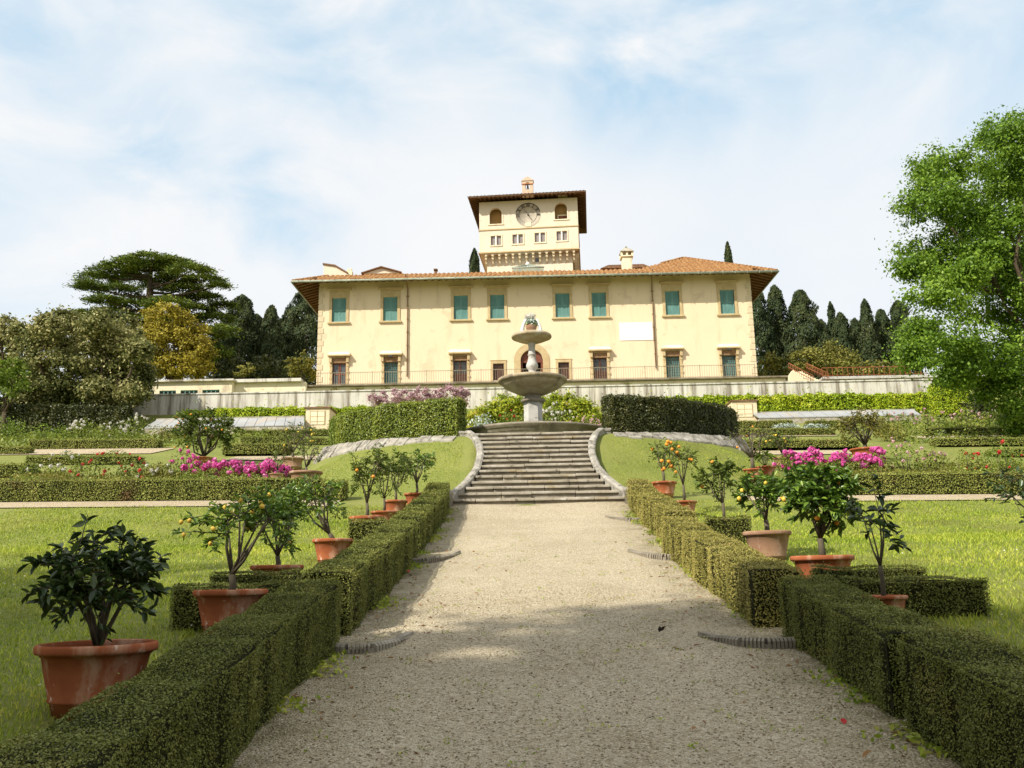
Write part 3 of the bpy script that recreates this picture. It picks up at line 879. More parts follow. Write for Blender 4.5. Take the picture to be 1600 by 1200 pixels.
MB().lathe([(.10, z3), (.22, z3 + .02), (.38, z3 + .07), (.50, z3 + .125), (.53, z3 + .145), (.565, z3 + .15), (.585, z3 + .18), (.58, z3 + .215), (.54, z4), (.46, z4 - .01), (.3, z4 - .06), (.001, z4 - .08)], 40).build('upper_bowl', M['stone_bowl'], ft)
# the finial: an urn of foliage between pale volutes
un = thing('flower_urn', (0, FY, fz + z4 - .06), 'small urn of green foliage and white blossom between pale volutes on top of the fountain', 'urn')
MB().lathe([(.001, 0), (.12, 0), (.12, .03), (.075, .06), (.085, .10), (.125, .20), (.14, .27), (.125, .28), (.001, .27)], 18).build('urn_body', M['terracotta_old'], un)
vb = MB()
for sg in (-1, 1):
    pts = []
    for t in np.linspace(0, 1, 12):
        pts.append((sg * (.225 - .10 * t ** 2.5), -.02, .02 + .40 * t))
    vb.tube(pts, [.055 - .02 * t for t in np.linspace(0, 1, 12)], 8)
    vb.ball((sg * .2, 0, .05), .06)
vb.hprism([(-.24, -.09), (.24, -.09), (.24, .09), (-.24, .09)], -.03, .02)
vb.build('volutes', M['marble'], un)
leaf_cloud('foliage', [((0, 0, .36), (.15, .13, .13), 260)], .07, M['silver'], un)
leaf_cloud('foliage', [((0, -.02, .33), (.13, .13, .10), 90)], .07, M['citrus'], un)
leaf_cloud('blossom', [((-.02, 0, .51), (.14, .11, .075), 190)], .055, M['white_fl'], un)
un.scale = (1.2, 1.2, 1.2)

p = gp(1030, 992)
V, Fq = leaf_v(np.array([p, p + [.015, 0, .01]]) + [0, 0, .02], np.array([[.2, -1, .2], [-.5, -.6, .3]]), .055, .6, 'leaf6', np.array([[.3, 0, 1.], [.9, .2, .5]]))
tag(link('dark_leaf', np_mesh('dark_leaf', V, [Fq], M['dark_hole'])), 'dark curled leaf standing on the shaded gravel right of centre', 'leaf')
# ------------------------------------------------------------------ villa
VY = 60.0
VB = 13.75                                     # terrace level
vx = lambda px, py=520: float(at(px, py, VY)[0])
vz = lambda py, px=838: float(at(px, py, VY)[2]) - VB
villa = thing('villa', (0, VY, VB), 'pale yellow two storey villa with teal shutters and a tiled hip roof above the garden', 'villa')
XL, XR = vx(497), vx(1178)
ZTOP = vz(432)
DEP = 17.0


def openings_wall(b, x0, x1, z0, z1, ops, t=.35, y=0):
    """front wall y..y+t with rectangular openings (x0, x1, z0, z1), as cells"""
    xs = sorted({x0, x1, *[o[0] for o in ops], *[o[1] for o in ops]})
    zs = sorted({z0, z1, *[o[2] for o in ops], *[o[3] for o in ops]})
    for i in range(len(xs) - 1):
        k = 0
        while k < len(zs) - 1:
            solid = lambda kk: not any(o[0] <= xs[i] + 1e-6 and o[1] >= xs[i + 1] - 1e-6 and o[2] <= zs[kk] + 1e-6 and o[3] >= zs[kk + 1] - 1e-6 for o in ops)
            if solid(k):
                e = k
                while e + 1 < len(zs) - 1 and solid(e + 1): e += 1
                b.box(xs[i], xs[i + 1], y, y + t, zs[k], zs[e + 1])
                k = e + 1
            else:
                k += 1


UP = [530, 610, 720, 777, 879, 936, 1051, 1137]
uz1, uz0 = vz(459), vz(497)
UW = .98
ups = [(vx(p, 480) - UW / 2, vx(p, 480) + UW / 2, uz0, uz1) for p in UP]
LOW = [(530, 'brown'), (611, 'teal'), (719, 'brown'), (938, 'brown'), (1052, 'teal'), (1140, 'teal')]
lz1 = vz(561)
lows = [(vx(p, 580) - .47, vx(p, 580) + .47, .12, lz1) for p, _ in LOW]
SML = [779, 881]
sz0, sz1 = vz(593), vz(567)
smalls = [(vx(p, 580) - .37, vx(p, 580) + .37, sz0, sz1) for p in SML]
AX = vx(831, 570)
AR, AO = .77, 1.22
az = vz(546) - AR                              # springing of the arch
ops = ups + lows + smalls + [(AX - AR, AX + AR, 0, az + AR)]
wb = MB()
openings_wall(wb, XL, XR, -1.2, ZTOP, ops)
# spandrels closing the square above the arch
for sg in (-1, 1):
    arc = [(AX + sg * AR * math.cos(t), az + AR * math.sin(t)) for t in np.linspace(0, PI / 2, 12)]
    wb.prism(arc + [(AX + sg * AR, az + AR)] if sg > 0 else (arc + [(AX + sg * AR, az + AR)])[::-1], 0.0, .35)
wb.box(XL, XL + .35, .352, DEP, -1.2, ZTOP); wb.box(XR - .35, XR, .352, DEP, -1.2, ZTOP); wb.box(XL, XR, DEP, DEP + .35, -1.2, ZTOP)
wb.build('wall', M['plaster'], villa)
# rooms behind the openings are dark
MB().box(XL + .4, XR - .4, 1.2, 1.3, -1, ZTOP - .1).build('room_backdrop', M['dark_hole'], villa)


def shutter(x0, x1, z0, z1, y, mat, parent, name='shutter'):
    b = MB(); fr = .05
    b.box(x0, x0 + fr, y, y + .05, z0, z1); b.box(x1 - fr, x1, y, y + .05, z0, z1)
    for z in (z0, (z0 + z1) / 2 - .03, z1 - .06): b.box(x0 + fr, x1 - fr, y, y + .05, z, z + .06)
    b.box(x0 + fr, x1 - fr, y + .035, y + .045, z0 + .02, z1 - .02)
    n = int((z1 - z0) / .075)
    for k in range(n):
        z = z0 + .06 + (z1 - z0 - .12) * k / n
        b.add([(x0 + fr, y + .028, z + .05), (x1 - fr, y + .028, z + .05), (x1 - fr, y + .004, z), (x0 + fr, y + .004, z)], [(0, 1, 2, 3)])
    return b.build(name, mat, parent)


for (x0, x1, z0, z1) in ups:
    b = MB(); fw = .20
    b.box(x0 - fw, x0, -.05, .12, z0, z1 + .02); b.box(x1, x1 + fw, -.05, .12, z0, z1 + .02)
    b.box(x0 - fw, x1 + fw, -.05, .12, z1 + .021, z1 + .46)
    win = b.build('window', M['pietra'], villa, bevel=.012)
    MB().box(x0 - fw - .10, x1 + fw + .10, -.13, .10, z0 - .13, z0 - .002).build('sill', M['pietra'], win, bevel=.02)
    c = MB(); c.box(x0 - fw - .04, x1 + fw + .04, -.10, .10, z1 + .462, z1 + .55); c.box(x0 - fw - .16, x1 + fw + .16, -.20, .10, z1 + .551, z1 + .66)
    c.build('cornice', M['pietra'], win, bevel=.02)
    xm = (x0 + x1) / 2
    shutter(x0 + .015, xm - .008, z0 + .01, z1 - .01, .07, M['shutter'], win)
    shutter(xm + .008, x1 - .015, z0 + .01, z1 - .01, .075, M['shutter'], win)

for i, ((x0, x1, z0, z1), (_, kd)) in enumerate(zip(lows, LOW)):
    b = MB(); fw = .17
    b.box(x0 - fw, x0, -.06, .12, z0 - .12, z1); b.box(x1, x1 + fw, -.06, .12, z0 - .12, z1)
    for k in range(5):                              # rusticated blocks of the surround
        zz = z0 + .2 + k * (z1 - z0) / 5
        for xa, xb in ((x0 - fw - .03, x0 - .02), (x1 + .02, x1 + fw + .03)): b.box(xa, xb, -.085, -.058, zz, zz + .17)
    win = b.build('window', M['pietra'], villa, bevel=.012)
    fz_ = MB(); fz_.box(x0 - fw, x1 + fw, -.07, .12, z1 + .002, z1 + .36); fz_.build('frieze', M['frieze'], win)
    c = MB()
    c.box(x0 - fw - .14, x1 + fw + .14, -.34, .1, z1 + .43, z1 + .52)
    for xx in (x0 - fw + .05, x1 + fw - .05):
        c.prism([(xx - .09, z1 + .0), (xx + .09, z1 + .0), (xx + .09, z1 + .428), (xx - .09, z1 + .428)], -.22, -.072)
    n = 12
    for k in range(n):
        xx = x0 - fw + .16 + (x1 - x0 + 2 * fw - .32) * k / (n - 1)
        c.box(xx - .03, xx + .03, -.16, -.075, z1 + .33, z1 + .428)
    c.build('cornice', M['pietra'], win, bevel=.01)
    tp = MB()
    tp.add([(x0 - fw - .15, -.35, z1 + .522), (x1 + fw + .15, -.35, z1 + .522), (x1 + fw + .02, -.01, z1 + .80), (x0 - fw - .02, -.01, z1 + .80), (x0 - fw - .15, -.005, z1 + .522), (x1 + fw + .15, -.005, z1 + .522)],
           [(0, 1, 2, 3), (0, 3, 4), (1, 5, 2), (3, 2, 5, 4), (0, 4, 5, 1)])
    tp.build('hood', M['cream'], win)
    xm = (x0 + x1) / 2
    if kd == 'teal':
        shutter(x0 + .02, xm - .01, z0 + .02, z1 - .02, .16, M['shutter'], win)
        shutter(xm + .01, x1 - .02, z0 + .02, z1 - .02, .165, M['shutter'], win)
    else:
        d = MB(); d.box(x0, x1, .14, .20, z0, z1); d.build('pane', M['glass'], win)
        d = MB()
        for xx in (x0 + .03, xm - .045, xm + .045, x1 - .03): d.box(xx - .035, xx + .035, .10, .14, z0, z1)
        for k in range(4 if i == 0 else 3):
            zz = z0 + (z1 - z0 - .08) * k / (3 if i == 0 else 2)
            d.box(x0, x1, .105, .139, zz, zz + .08)
        if i != 0: d.box(x0 + .05, x1 - .05, .11, .138, z0, z0 + (z1 - z0) * .62)
        d.build('casement', M['brown_wood'], win)
    if i != 0:
        gr = MB()
        n = 8
        for k in range(n):
            xx = x0 + .03 + (x1 - x0 - .06) * k / (n - 1); gr.box(xx - .011, xx + .011, .02, .042, z0, z1)
        for k in range(13):
            zz = z0 + .05 + (z1 - z0 - .1) * k / 12; gr.box(x0, x1, .043, .06, zz - .009, zz + .009)
        gr.build('grille', M['iron'], win)
    if i in (1, 5):
        lm = MB(); lm.box(xm - .13, xm + .13, -.42, -.24, z1 + .27, z1 + .40); lm.build('floodlight', M['iron'], win, bevel=.02)

for (x0, x1, z0, z1) in smalls:
    b = MB(); fw = .17
    b.box(x0 - fw, x0, -.05, .1, z0 - .1, z1); b.box(x1, x1 + fw, -.05, .1, z0 - .1, z1); b.box(x0 - fw, x1 + fw, -.05, .1, z1 + .002, z1 + .2)
    b.box(x0 - fw - .03, x1 + fw + .03, -.07, .1, z1 + .202, z1 + .25)
    win = b.build('window', M['pietra'], villa, bevel=.01)
    d = MB(); d.box(x0, x1, .16, .2, z0, z1); d.build('casement', M['brown_wood'], win)
    gr = MB()
    for k in range(7):
        xx = x0 + .03 + (x1 - x0 - .06) * k / 6; gr.box(xx - .012, xx + .012, .03, .05, z0, z1)
    for k in range(8):
        zz = z0 + .05 + (z1 - z0 - .1) * k / 7; gr.box(x0, x1, .051, .066, zz - .01, zz + .01)
    gr.build('grille', M['iron'], win)

# arched door
b = MB()
outer = [(AX + AO * math.cos(t), az + AO * math.sin(t)) for t in np.linspace(0, PI, 25)]
inner = [(AX + AR * math.cos(t), az + AR * math.sin(t)) for t in np.linspace(0, PI, 25)]
for k in range(24):
    b.prism([outer[k], outer[k + 1], inner[k + 1], inner[k]][::-1], -.04, .06)
b.box(AX - AO, AX - AR, -.04, .06, 0, az - .001); b.box(AX + AR, AX + AO, -.04, .06, 0, az - .001)
door = b.build('door', M['pietra'], villa)
fan = [(AX + (AR - .05) * math.cos(t), az + (AR - .05) * math.sin(t)) for t in np.linspace(0, PI, 25)]
b = MB(); b.prism(fan[::-1], .20, .26); b.box(AX - AR, AX + AR, .16, .26, az - .12, az + .02); b.build('fanlight', M['brown_wood'], door)
b = MB()
for xa, xb in ((AX - AR, AX - AR + .15), (AX + AR - .15, AX + AR)): b.box(xa, xb, .18, .26, 0, az - .12)
b.build('door_leaf', M['brown_wood'], door)

# quoins, pipes, plaque
nq = 19
for sg in (0, 1):
    b = MB()
    for k in range(nq):
        z = -.2 + k * (ZTOP - .2) / nq; h = (ZTOP - .2) / nq - .05
        l = .38 if k % 2 else .26
        if sg == 0: b.box(XL - .025, XL + l, -.03, .2, z, z + h)
        else: b.box(XR - l, XR + .025, -.03, .2, z, z + h)
    b.build('quoins', M['quoin'], villa, bevel=.012)
for p, pb in ((637, 585), (1021, 580)):
    b = MB(); x = vx(p, 500)
    b.tube([(x - .05, -1.05, ZTOP + .02), (x - .04, -.5, ZTOP - .25), (x, -.12, ZTOP - .7), (x, -.09, ZTOP - 1.1), (x, -.09, vz(pb))], .045, 8)
    b.lathe([(.05, 0), (.09, .03), (.09, .10), (.05, .13)], 10, (x, -.09, ZTOP - 1.35))
    for k in range(5): b.box(x - .07, x + .07, -.14, 0, ZTOP - 2 - k * .95, ZTOP - 1.96 - k * .95)
    b.build('downpipe', M['pipe'], villa)
px0, px1 = vx(968, 520), vx(1020, 520)
pl = MB().box(px0, px1, -.035, .01, vz(535), vz(507)).build('plaque', M['white_paint'], villa)
b = MB()
for i in range(5):                                  # worn, illegible incised traces
    for k in range(3):
        xx = px0 + .3 + (px1 - px0 - .6) * RNG.random(); zz = vz(531) + (vz(511) - vz(531)) * RNG.random()
        b.box(xx, xx + .22 * RNG.random() + .05, -.0365, -.034, zz, zz + .015)
b.build('plaque_relief', M['marble'], pl)

# roof
OV = 1.22
ez = float(at(838, 431.5, VY - OV)[2]) - VB
rx0, rx1, ry0, ry1 = vx(461, 437) + .15, vx(1212, 424) - .25, -OV, DEP + OV
WX = 6.6                                            # the higher wing on the right begins here


def roof_h(x, y):
    m = np.minimum.reduce([.50 * (y - ry0), .50 * (x - rx0), .50 * (rx1 - x), .5 * (ry1 - y), np.full_like(x, 1.0)])
    wg = np.minimum.reduce([.56 * (y - ry0), .56 * (x - WX), .56 * (rx1 - x), .5 * (ry1 - y)])
    return np.maximum(np.maximum(m, wg), 0)


xs = np.arange(rx0, rx1 + .001, (rx1 - rx0) / 760)
rows = []
d = 0
ys = [ry0]
while ys[-1] < ry1 - .001:
    st_ = .30 if ys[-1] < 7 else 1.2
    ys += [ys[-1] + .002, min(ry1, ys[-1] + st_)]
ys = np.array(ys)
X, Y = np.meshgrid(xs, ys)
H = roof_h(X, Y)
front = (np.abs(.50 * (Y - ry0) - H) < .05) | (np.abs(.56 * (Y - ry0) - H) < .05) | (H > .98)
corr = .095 * np.abs(np.sin(PI * X / .33)) * 1.0
step = np.zeros(len(ys)); step[1::2] = .035
rn = RNG.normal(size=(len(ys), int((rx1 - rx0) / .33) + 3)) * .016
kx = ((X - rx0) / .33).astype(int)
Z = ez + H + corr + step[:, None] + np.take_along_axis(rn, kx, 1)
V = np.stack([X.ravel(), Y.ravel(), Z.ravel()], 1)
nx, ny = len(xs), len(ys)
i = np.arange(nx - 1)[None] + nx * np.arange(ny - 1)[:, None]
roof = link('roof', np_mesh('roof', V, [np.stack([i, i + 1, i + nx + 1, i + nx], -1).reshape(-1, 4)], M['tile']), villa)
# hip and ridge tiles
pk = (WX + rx1) / 2; ph = .56 * (rx1 - WX) / 2
for a, c in (((rx1, ry0, 0), (pk, ry0 + (rx1 - WX) / 2, ph)), ((pk - 2.0, ry0 + (rx1 - WX) / 2 - 2.0, ph - 1.12), (pk, ry0 + (rx1 - WX) / 2, ph)), ((rx0, ry0, 0), (rx0 + 2.0, ry0 + 2.0, 1.0))):
    A, C_ = Vector(a), Vector(c)
    b = MB()
    n = int((C_ - A).length / .3)
    for k in range(n):
        p, q = A.lerp(C_, k / n), A.lerp(C_, (k + 1.1) / n)
        b.tube([p + Vector((0, 0, ez + .06)), q + Vector((0, 0, ez + .04))], [.10, .085], 8)
    b.build('hip_tiles', M['tile'], roof)
b = MB()
b.box(rx0, rx1, ry0 + .02, ry0 + .10, ez - .10, ez + .01); b.box(rx0, rx0 + .08, ry0 + .101, ry1, ez - .10, ez + .01); b.box(rx1 - .08, rx1, ry0 + .101, ry1, ez - .10, ez + .01)
b.build('fascia', M['eave_wood'], roof)
b = MB()
pts = [(rx0 - .06, ry0 - .06, ez - .03), (rx1 + .06, ry0 - .06, ez - .03)]
b.tube(pts, .075, 10); b.tube([(rx0 - .06, ry0 - .06, ez - .03), (rx0 - .06, ry1, ez - .03)], .07, 8); b.tube([(rx1 + .06, ry0 - .06, ez - .03), (rx1 + .06, ry1, ez - .03)], .07, 8)
for k in range(40):
    xx = rx0 + (rx1 - rx0) * (k + .5) / 40; b.box(xx - .015, xx + .015, ry0 - .145, ry0 + .02, ez - .125, ez + .05)
b.build('gutter', M['gutter'], villa)
b = MB()                                            # underside of the eaves, sloping down to the gutter
zi = ez + .40
b.add([(rx0 + .08, ry0 + .1, ez - .02), (rx1 - .08, ry0 + .1, ez - .02), (XR, .0, zi), (XL, .0, zi)], [(3, 2, 1, 0)])
b.add([(rx0 + .08, ry0 + .1, ez - .02), (XL, 0, zi), (XL, DEP, zi), (rx0 + .08, DEP, ez - .02)], [(3, 2, 1, 0)])
b.add([(rx1 - .08, ry0 + .1, ez - .02), (XR, 0, zi), (XR, DEP, zi), (rx1 - .08, DEP, ez - .02)], [(0, 1, 2, 3)])
b.build('soffit', M['soffit'], roof)
b = MB()


def rafter(a, c, w=.06, h=.12):
    A, C_ = Vector(a), Vector(c)
    d = (C_ - A).normalized(); s = Vector((d.y, -d.x, 0)) * w
    v = [A + s, A - s, C_ - s, C_ + s]
    b.add(v + [p - Vector((0, 0, h)) for p in v], [(0, 1, 2, 3), (7, 6, 5, 4), (0, 4, 5, 1), (1, 5, 6, 2), (2, 6, 7, 3), (3, 7, 4, 0)])


for k in range(62):
    xx = XL + (XR - XL) * (k + .5) / 62
    rafter((xx, ry0 + .12, ez - .015), (xx, 0, zi - .01))
for k in range(34):
    yy = -.9 + (DEP + .5) * k / 33
    rafter((rx0 + .1, yy, ez - .015), (XL, yy, zi - .01)); rafter((rx1 - .1, yy, ez - .015), (XR, yy, zi - .01))
b.build('rafters', M['eave_wood'], roof)
b = MB(); b.box(XL, XR, -.06, 0, ZTOP - .12, ZTOP + .1); b.build('frieze', M['plaster'], villa)
# chimney with little pyramid cap on the right part of the roof
cx, cz = float(at(979, 405, 64)[0]), lambda py: float(at(979, py, 64)[2]) - VB
b = MB(); b.box(cx - .36, cx + .36, 3.6, 4.4, ez, cz(404)); b.box(cx - .46, cx + .46, 3.5, 4.5, cz(404) + .002, cz(402))
for sx in (-.40, .40):
    for sy in (3.56, 4.44): b.box(cx + sx - .08, cx + sx + .08, sy - .08 if sy > 4 else sy, sy if sy > 4 else sy + .08, cz(402) + .002, cz(396))
b.box(cx - .08, cx + .08, 3.56, 3.70, cz(402) + .002, cz(396))
ch = b.build('chimney', M['cream'], roof, bevel=.015)
b = MB(); b.add([(cx - .5, 3.45, cz(396) + .002), (cx + .5, 3.45, cz(396) + .002), (cx + .5, 4.55, cz(396) + .002), (cx - .5, 4.55, cz(396) + .002), (cx - .44, 3.52, cz(394)), (cx + .44, 3.52, cz(394)), (cx + .44, 4.48, cz(394)), (cx - .44, 4.48, cz(394)), (cx, 4, cz(386.5))],
                [(3, 2, 1, 0), (0, 1, 5, 4), (1, 2, 6, 5), (2, 3, 7, 6), (3, 0, 4, 7), (4, 5, 8), (5, 6, 8), (6, 7, 8), (7, 4, 8)])
b.ball((cx, 4, cz(386.5)), .09); b.build('cap', M['stone'], ch)
# slanted parapet of the left back roof, small chimneys
LY = 66.0
lx = lambda p, q=415: float(at(p, q, LY)[0]); lz = lambda q, p=600: float(at(p, q, LY)[2]) - VB
b = MB(); b.prism([(lx(505), lz(432)), (lx(548), lz(432)), (lx(541), lz(424)), (lx(522), lz(413)), (lx(505), lz(410))], 6.2, 6.9)
dm = b.build('dormer', M['plaster_pale'], roof)
b = MB(); b.prism([(lx(503.5), lz(410)), (lx(522), lz(413)), (lx(543), lz(425)), (lx(543), lz(423)), (lx(523), lz(411)), (lx(503.5), lz(408))], 6.1, 7.0); b.build('coping', M['tile_dark'], dm)
b = MB(); b.box(lx(539), lx(549), 6.3, 6.8, lz(432), lz(420)); b.box(lx(541), lx(543.5), 6.4, 6.7, lz(420) + .002, lz(415.5)); b.box(lx(545), lx(547.5), 6.4, 6.7, lz(420) + .002, lz(415)); b.build('chimney', M['cream'], roof)
b = MB(); b.prism([(lx(568), lz(427)), (lx(625), lz(427)), (lx(596), lz(418.5))], 6.0, 9.0); gb = b.build('gable', M['plaster_pale'], roof)
b = MB(); b.prism([(lx(565), lz(427.5)), (lx(596), lz(418.3)), (lx(628), lz(427.5)), (lx(628), lz(426)), (lx(596), lz(416.7)), (lx(565), lz(426))], 5.8, 9.2); b.build('coping', M['tile_dark'], gb)
b = MB(); b.box(lx(678), lx(682), 6.3, 6.6, lz(430), lz(421.5)); b.box(lx(677), lx(683), 6.2, 6.7, lz(421.5) + .002, lz(420)); b.build('chimney', M['tile_dark'], roof)
b = MB(); b.box(lx(945), lx(1015), 6.2, 9, lz(425, 980), lz(419, 980)); b.prism([(lx(938), lz(419, 980) + .002), (lx(1018), lz(419, 980) + .002), (lx(1005), lz(413.5, 980)), (lx(950), lz(414, 980))], 5.9, 9.2); b.build('back_roof', M['tile_dark'], roof)

# glass lantern roof in the courtyard
gy0 = 67.0
q = lambda p, r: (float(at(p, r, gy0)[0]), float(at(p, r, gy0)[2]))
gl = thing('courtyard_lantern', (q(825, 418)[0], gy0, q(825, 420)[1] - 1.2), 'pale green glass lantern roof showing between the tiled roof and the tower', 'glass roof')
hw_, zt_ = (q(850, 418)[0] - q(801, 418)[0]) / 2, 1.2 + (q(825, 405)[1] - q(825, 420)[1])
b = MB(); b.add([(-hw_, 0, 1.3), (hw_, 0, 1.3), (hw_, 4, 1.3), (-hw_, 4, 1.3), (-.25, 1.4, zt_), (.25, 1.4, zt_), (.25, 2.6, zt_), (-.25, 2.6, zt_)], [(0, 1, 5, 4), (1, 2, 6, 5), (2, 3, 7, 6), (3, 0, 4, 7), (4, 5, 6, 7)])
b.build('glazing', M['roof_glass'], gl)
b = MB(); b.box(-hw_, hw_, -.05, 4.05, -1.5, 1.299); b.build('drum', M['gutter'], gl)
b = MB()
for k in range(9):
    t = k / 8; b.tube([(-hw_ + 2 * hw_ * t, -.01, 1.33), (-.25 + .5 * t, 1.39, zt_ + .03)], .03, 6)
b.tube([(-hw_ - .05, -.03, 1.30), (hw_ + .05, -.03, 1.30)], .06, 6); b.build('ribs', M['gutter'], gl)
b = MB(); b.lathe([(.001, 0), (.16, 0), (.10, .10), (.17, .2), (.2, .3), (.12, .45), (.001, .5)], 12, (0, 2, zt_)); b.build('finial', M['marble'], gl)

# ------------------------------------------------------------------ clock tower
TY = 70.0
tw_c = at(826, 395, TY)
S = pxm(826, 350, TY) / 8                            # metres per pixel of the eightfold enlargement
tower = thing('clock_tower', (tw_c[0] + .30, TY + 3.2, tw_c[2] - 9.0), 'cream square clock tower with bracketed gallery rising behind the villa roof', 'tower', rz=math.radians(-4.2))
TX = lambda zx: (zx - 757) * S * 1.015
TZ = lambda zy: 9.0 + (1000 - zy) * S * .955
FYt = -3.7                                           # local y of the front face
HWt = TX(1362)
DPt = 7.4
zE = TZ(300)
arches = [(TX(355), TX(612), TX(75 + 757) - 0, TZ(455)), (TX(1157), TX(590), TX(75 + 757), TZ(430))]
aw = 75 * S * 1.015
wops = []
wcs = [(355, 775, 905), (622, 770, 898), (893, 762, 892), (1160, 755, 884)]
wins = []
for c, t, bt in wcs:
    for dx in (-37, 37): wins.append((TX(c + dx) - 27 * S, TX(c + dx) + 27 * S, TZ(bt), TZ(t)))
aop = [(TX(355) - aw, TX(355) + aw, TZ(612), TZ(385)), (TX(1157) - aw, TX(1157) + aw, TZ(590), TZ(357))]
b = MB()
openings_wall(b, -HWt, HWt, TZ(1000), zE, wins + aop, .35, FYt)
for (x0, x1, z0, z1) in aop:
    xc, r = (x0 + x1) / 2, aw
    for sg in (-1, 1):
        arc = [(xc + sg * r * math.cos(t), z1 - r + r * math.sin(t)) for t in np.linspace(0, PI / 2, 10)] + [(xc + sg * r, z1)]
        b.prism(arc if sg > 0 else arc[::-1], FYt, FYt + .35)
b.box(-HWt, -HWt + .35, FYt + .351, FYt + DPt, TZ(1000), zE); b.box(HWt - .35, HWt, FYt + .351, FYt + DPt, TZ(1000), zE); b.box(-HWt, HWt, FYt + DPt, FYt + DPt + .3, TZ(1000), zE)
b.box(-HWt + .36, HWt - .36, FYt + .4, FYt + DPt - .1, TZ(1000), TZ(985))
# narrower shaft below
sh = .55
b.box(-HWt + sh, HWt - sh, FYt + sh, FYt + DPt - sh, -2, TZ(1000) - .002)
b.build('wall', M['plaster_pale'], tower)
b = MB()
b.box(-HWt - .05, HWt + .05, FYt - .06, FYt - .001, TZ(697), TZ(684)); b.box(HWt + .001, HWt + .06, FYt - .06, FYt + DPt, TZ(697), TZ(684)); b.box(-HWt - .06, -HWt - .001, FYt - .06, FYt + DPt, TZ(697), TZ(684))
b.box(-HWt - .07, HWt + .07, FYt - .08, FYt - .001, TZ(1012), TZ(996)); b.box(HWt + .001, HWt + .08, FYt - .08, FYt + DPt, TZ(1012), TZ(996)); b.box(-HWt - .08, -HWt - .001, FYt - .08, FYt + DPt, TZ(1012), TZ(996))
b.build('string_course', M['pietra'], tower)
# corbels with small arches between them: the machicolated gallery
n = 14
cxs = [TX(228 + (1300 - 228) * k / (n - 1)) for k in range(n)]
for k in range(n):
    b = MB(); x = cxs[k]
    prof = [(FYt + .54, TZ(1160)), (FYt + .54, TZ(1013)), (FYt + .0, TZ(1013)), (FYt + .02, TZ(1050)), (FYt + .12, TZ(1060)), (FYt + .12, TZ(1085)), (FYt + .30, TZ(1095)), (FYt + .38, TZ(1130))]
    hw2 = 12 * S
    v = [(x - hw2, a, c) for a, c in prof] + [(x + hw2, a, c) for a, c in prof]
    m = len(prof)
    b.add(v, [tuple(range(m)), tuple(range(m, 2 * m))[::-1]] + [(j, m + j, m + (j + 1) % m, (j + 1) % m) for j in range(m)])
    b.build('corbel', M['quoin'], tower)
b = MB()
for k in range(n - 1):
    xa, xb = cxs[k] + 12 * S, cxs[k + 1] - 12 * S
    xc, r = (xa + xb) / 2, (xb - xa) / 2
    zt2 = TZ(1013) - .003
    for sg in (-1, 1):
        arc = [(xc + sg * r * math.cos(t), zt2 - r + r * math.sin(t)) for t in np.linspace(0, PI / 2, 8)] + [(xc + sg * r, zt2)]
        b.prism(arc if sg > 0 else arc[::-1], FYt + .02, FYt + .545)
b.build('arcade', M['plaster_pale'], tower)
b = MB()                                            # corbels of the visible right side
for k in range(10):
    y = FYt + .8 + k * .66
    b.box(HWt - .40, HWt - .02, y - .08, y + .08, TZ(1090), TZ(1013)); b.box(HWt - .40, HWt - .2, y - .08, y + .08, TZ(1150), TZ(1091))
b.build('side_corbels', M['quoin'], tower)
MB().box(TX(828), TX(868), FYt + sh - .03, FYt + sh + .02, TZ(1128), TZ(1075)).build('window', M['glass'], tower)
for (x0, x1, z0, z1) in aop:
    MB().box(x0 - .3, x1 + .3, FYt + .75, FYt + .85, z0 - .4, z1 + .2).build('loggia_back_wall', M['loggia'], tower)
for j, (x0, x1, z0, z1) in enumerate(aop):
    b = MB(); r = aw; xc = (x0 + x1) / 2; zc = z1 - r
    for k in range(14):
        t0, t1 = PI * k / 14, PI * (k + 1) / 14
        b.prism([(xc + r * math.cos(t0), zc + r * math.sin(t0)), (xc + (r + .13) * math.cos(t0), zc + (r + .13) * math.sin(t0)), (xc + (r + .13) * math.cos(t1), zc + (r + .13) * math.sin(t1)), (xc + r * math.cos(t1), zc + r * math.sin(t1))][::-1], FYt - .025, FYt + .1)
    b.box(x0 - .13, x0, FYt - .025, FYt + .1, z0, zc - .001); b.box(x1, x1 + .13, FYt - .025, FYt + .1, z0, zc - .001)
    ow = b.build('arched_opening', M['plaster_pale'], tower)
    MB().box(x0 - .15, x1 + .15, FYt - .06, FYt + .12, z0 - .09, z0 - .001).build('sill', M['cream'], ow)
    if j == 1:
        MB().box(x0 + .28, x1, FYt + .5, FYt + .55, z0, z0 + .52).build('board', M['brown_wood'], ow)
        b = MB(); b.box(x0 + .22, x1, FYt + .44, FYt + .5, z0 + .50, z0 + .57); b.box(x0 + .22, x0 + .28, FYt + .44, FYt + .5, z0, z0 + .5); b.build('frame', M['cream'], ow)
for k, (c, t, bt) in enumerate(wcs):
    b = MB(); x0, x1, z0, z1 = TX(c - 64), TX(c + 64), TZ(bt), TZ(t)
    f = .10
    b.box(x0 - f, x0 - .002, FYt - .035, FYt + .1, z0, z1); b.box(x1 + .002, x1 + f, FYt - .035, FYt + .1, z0, z1); b.box(x0 - f, x1 + f, FYt - .035, FYt + .1, z1 + .002, z1 + f); b.box(x0 - f, x1 + f, FYt - .05, FYt + .1, z0 - f, z0 - .002)
    win = b.build('window', M['cream'], tower)
    MB().box(TX(c) - 8 * S, TX(c) + 8 * S, FYt - .02, FYt + .2, z0 + .003, z1 - .003).build('mullion', M['marble'], win)
    for w4 in wins[2 * k:2 * k + 2]:
        MB().box(w4[0], w4[1], FYt + .12, FYt + .18, w4[2], w4[3]).build('pane', M['glass_pale'], win)
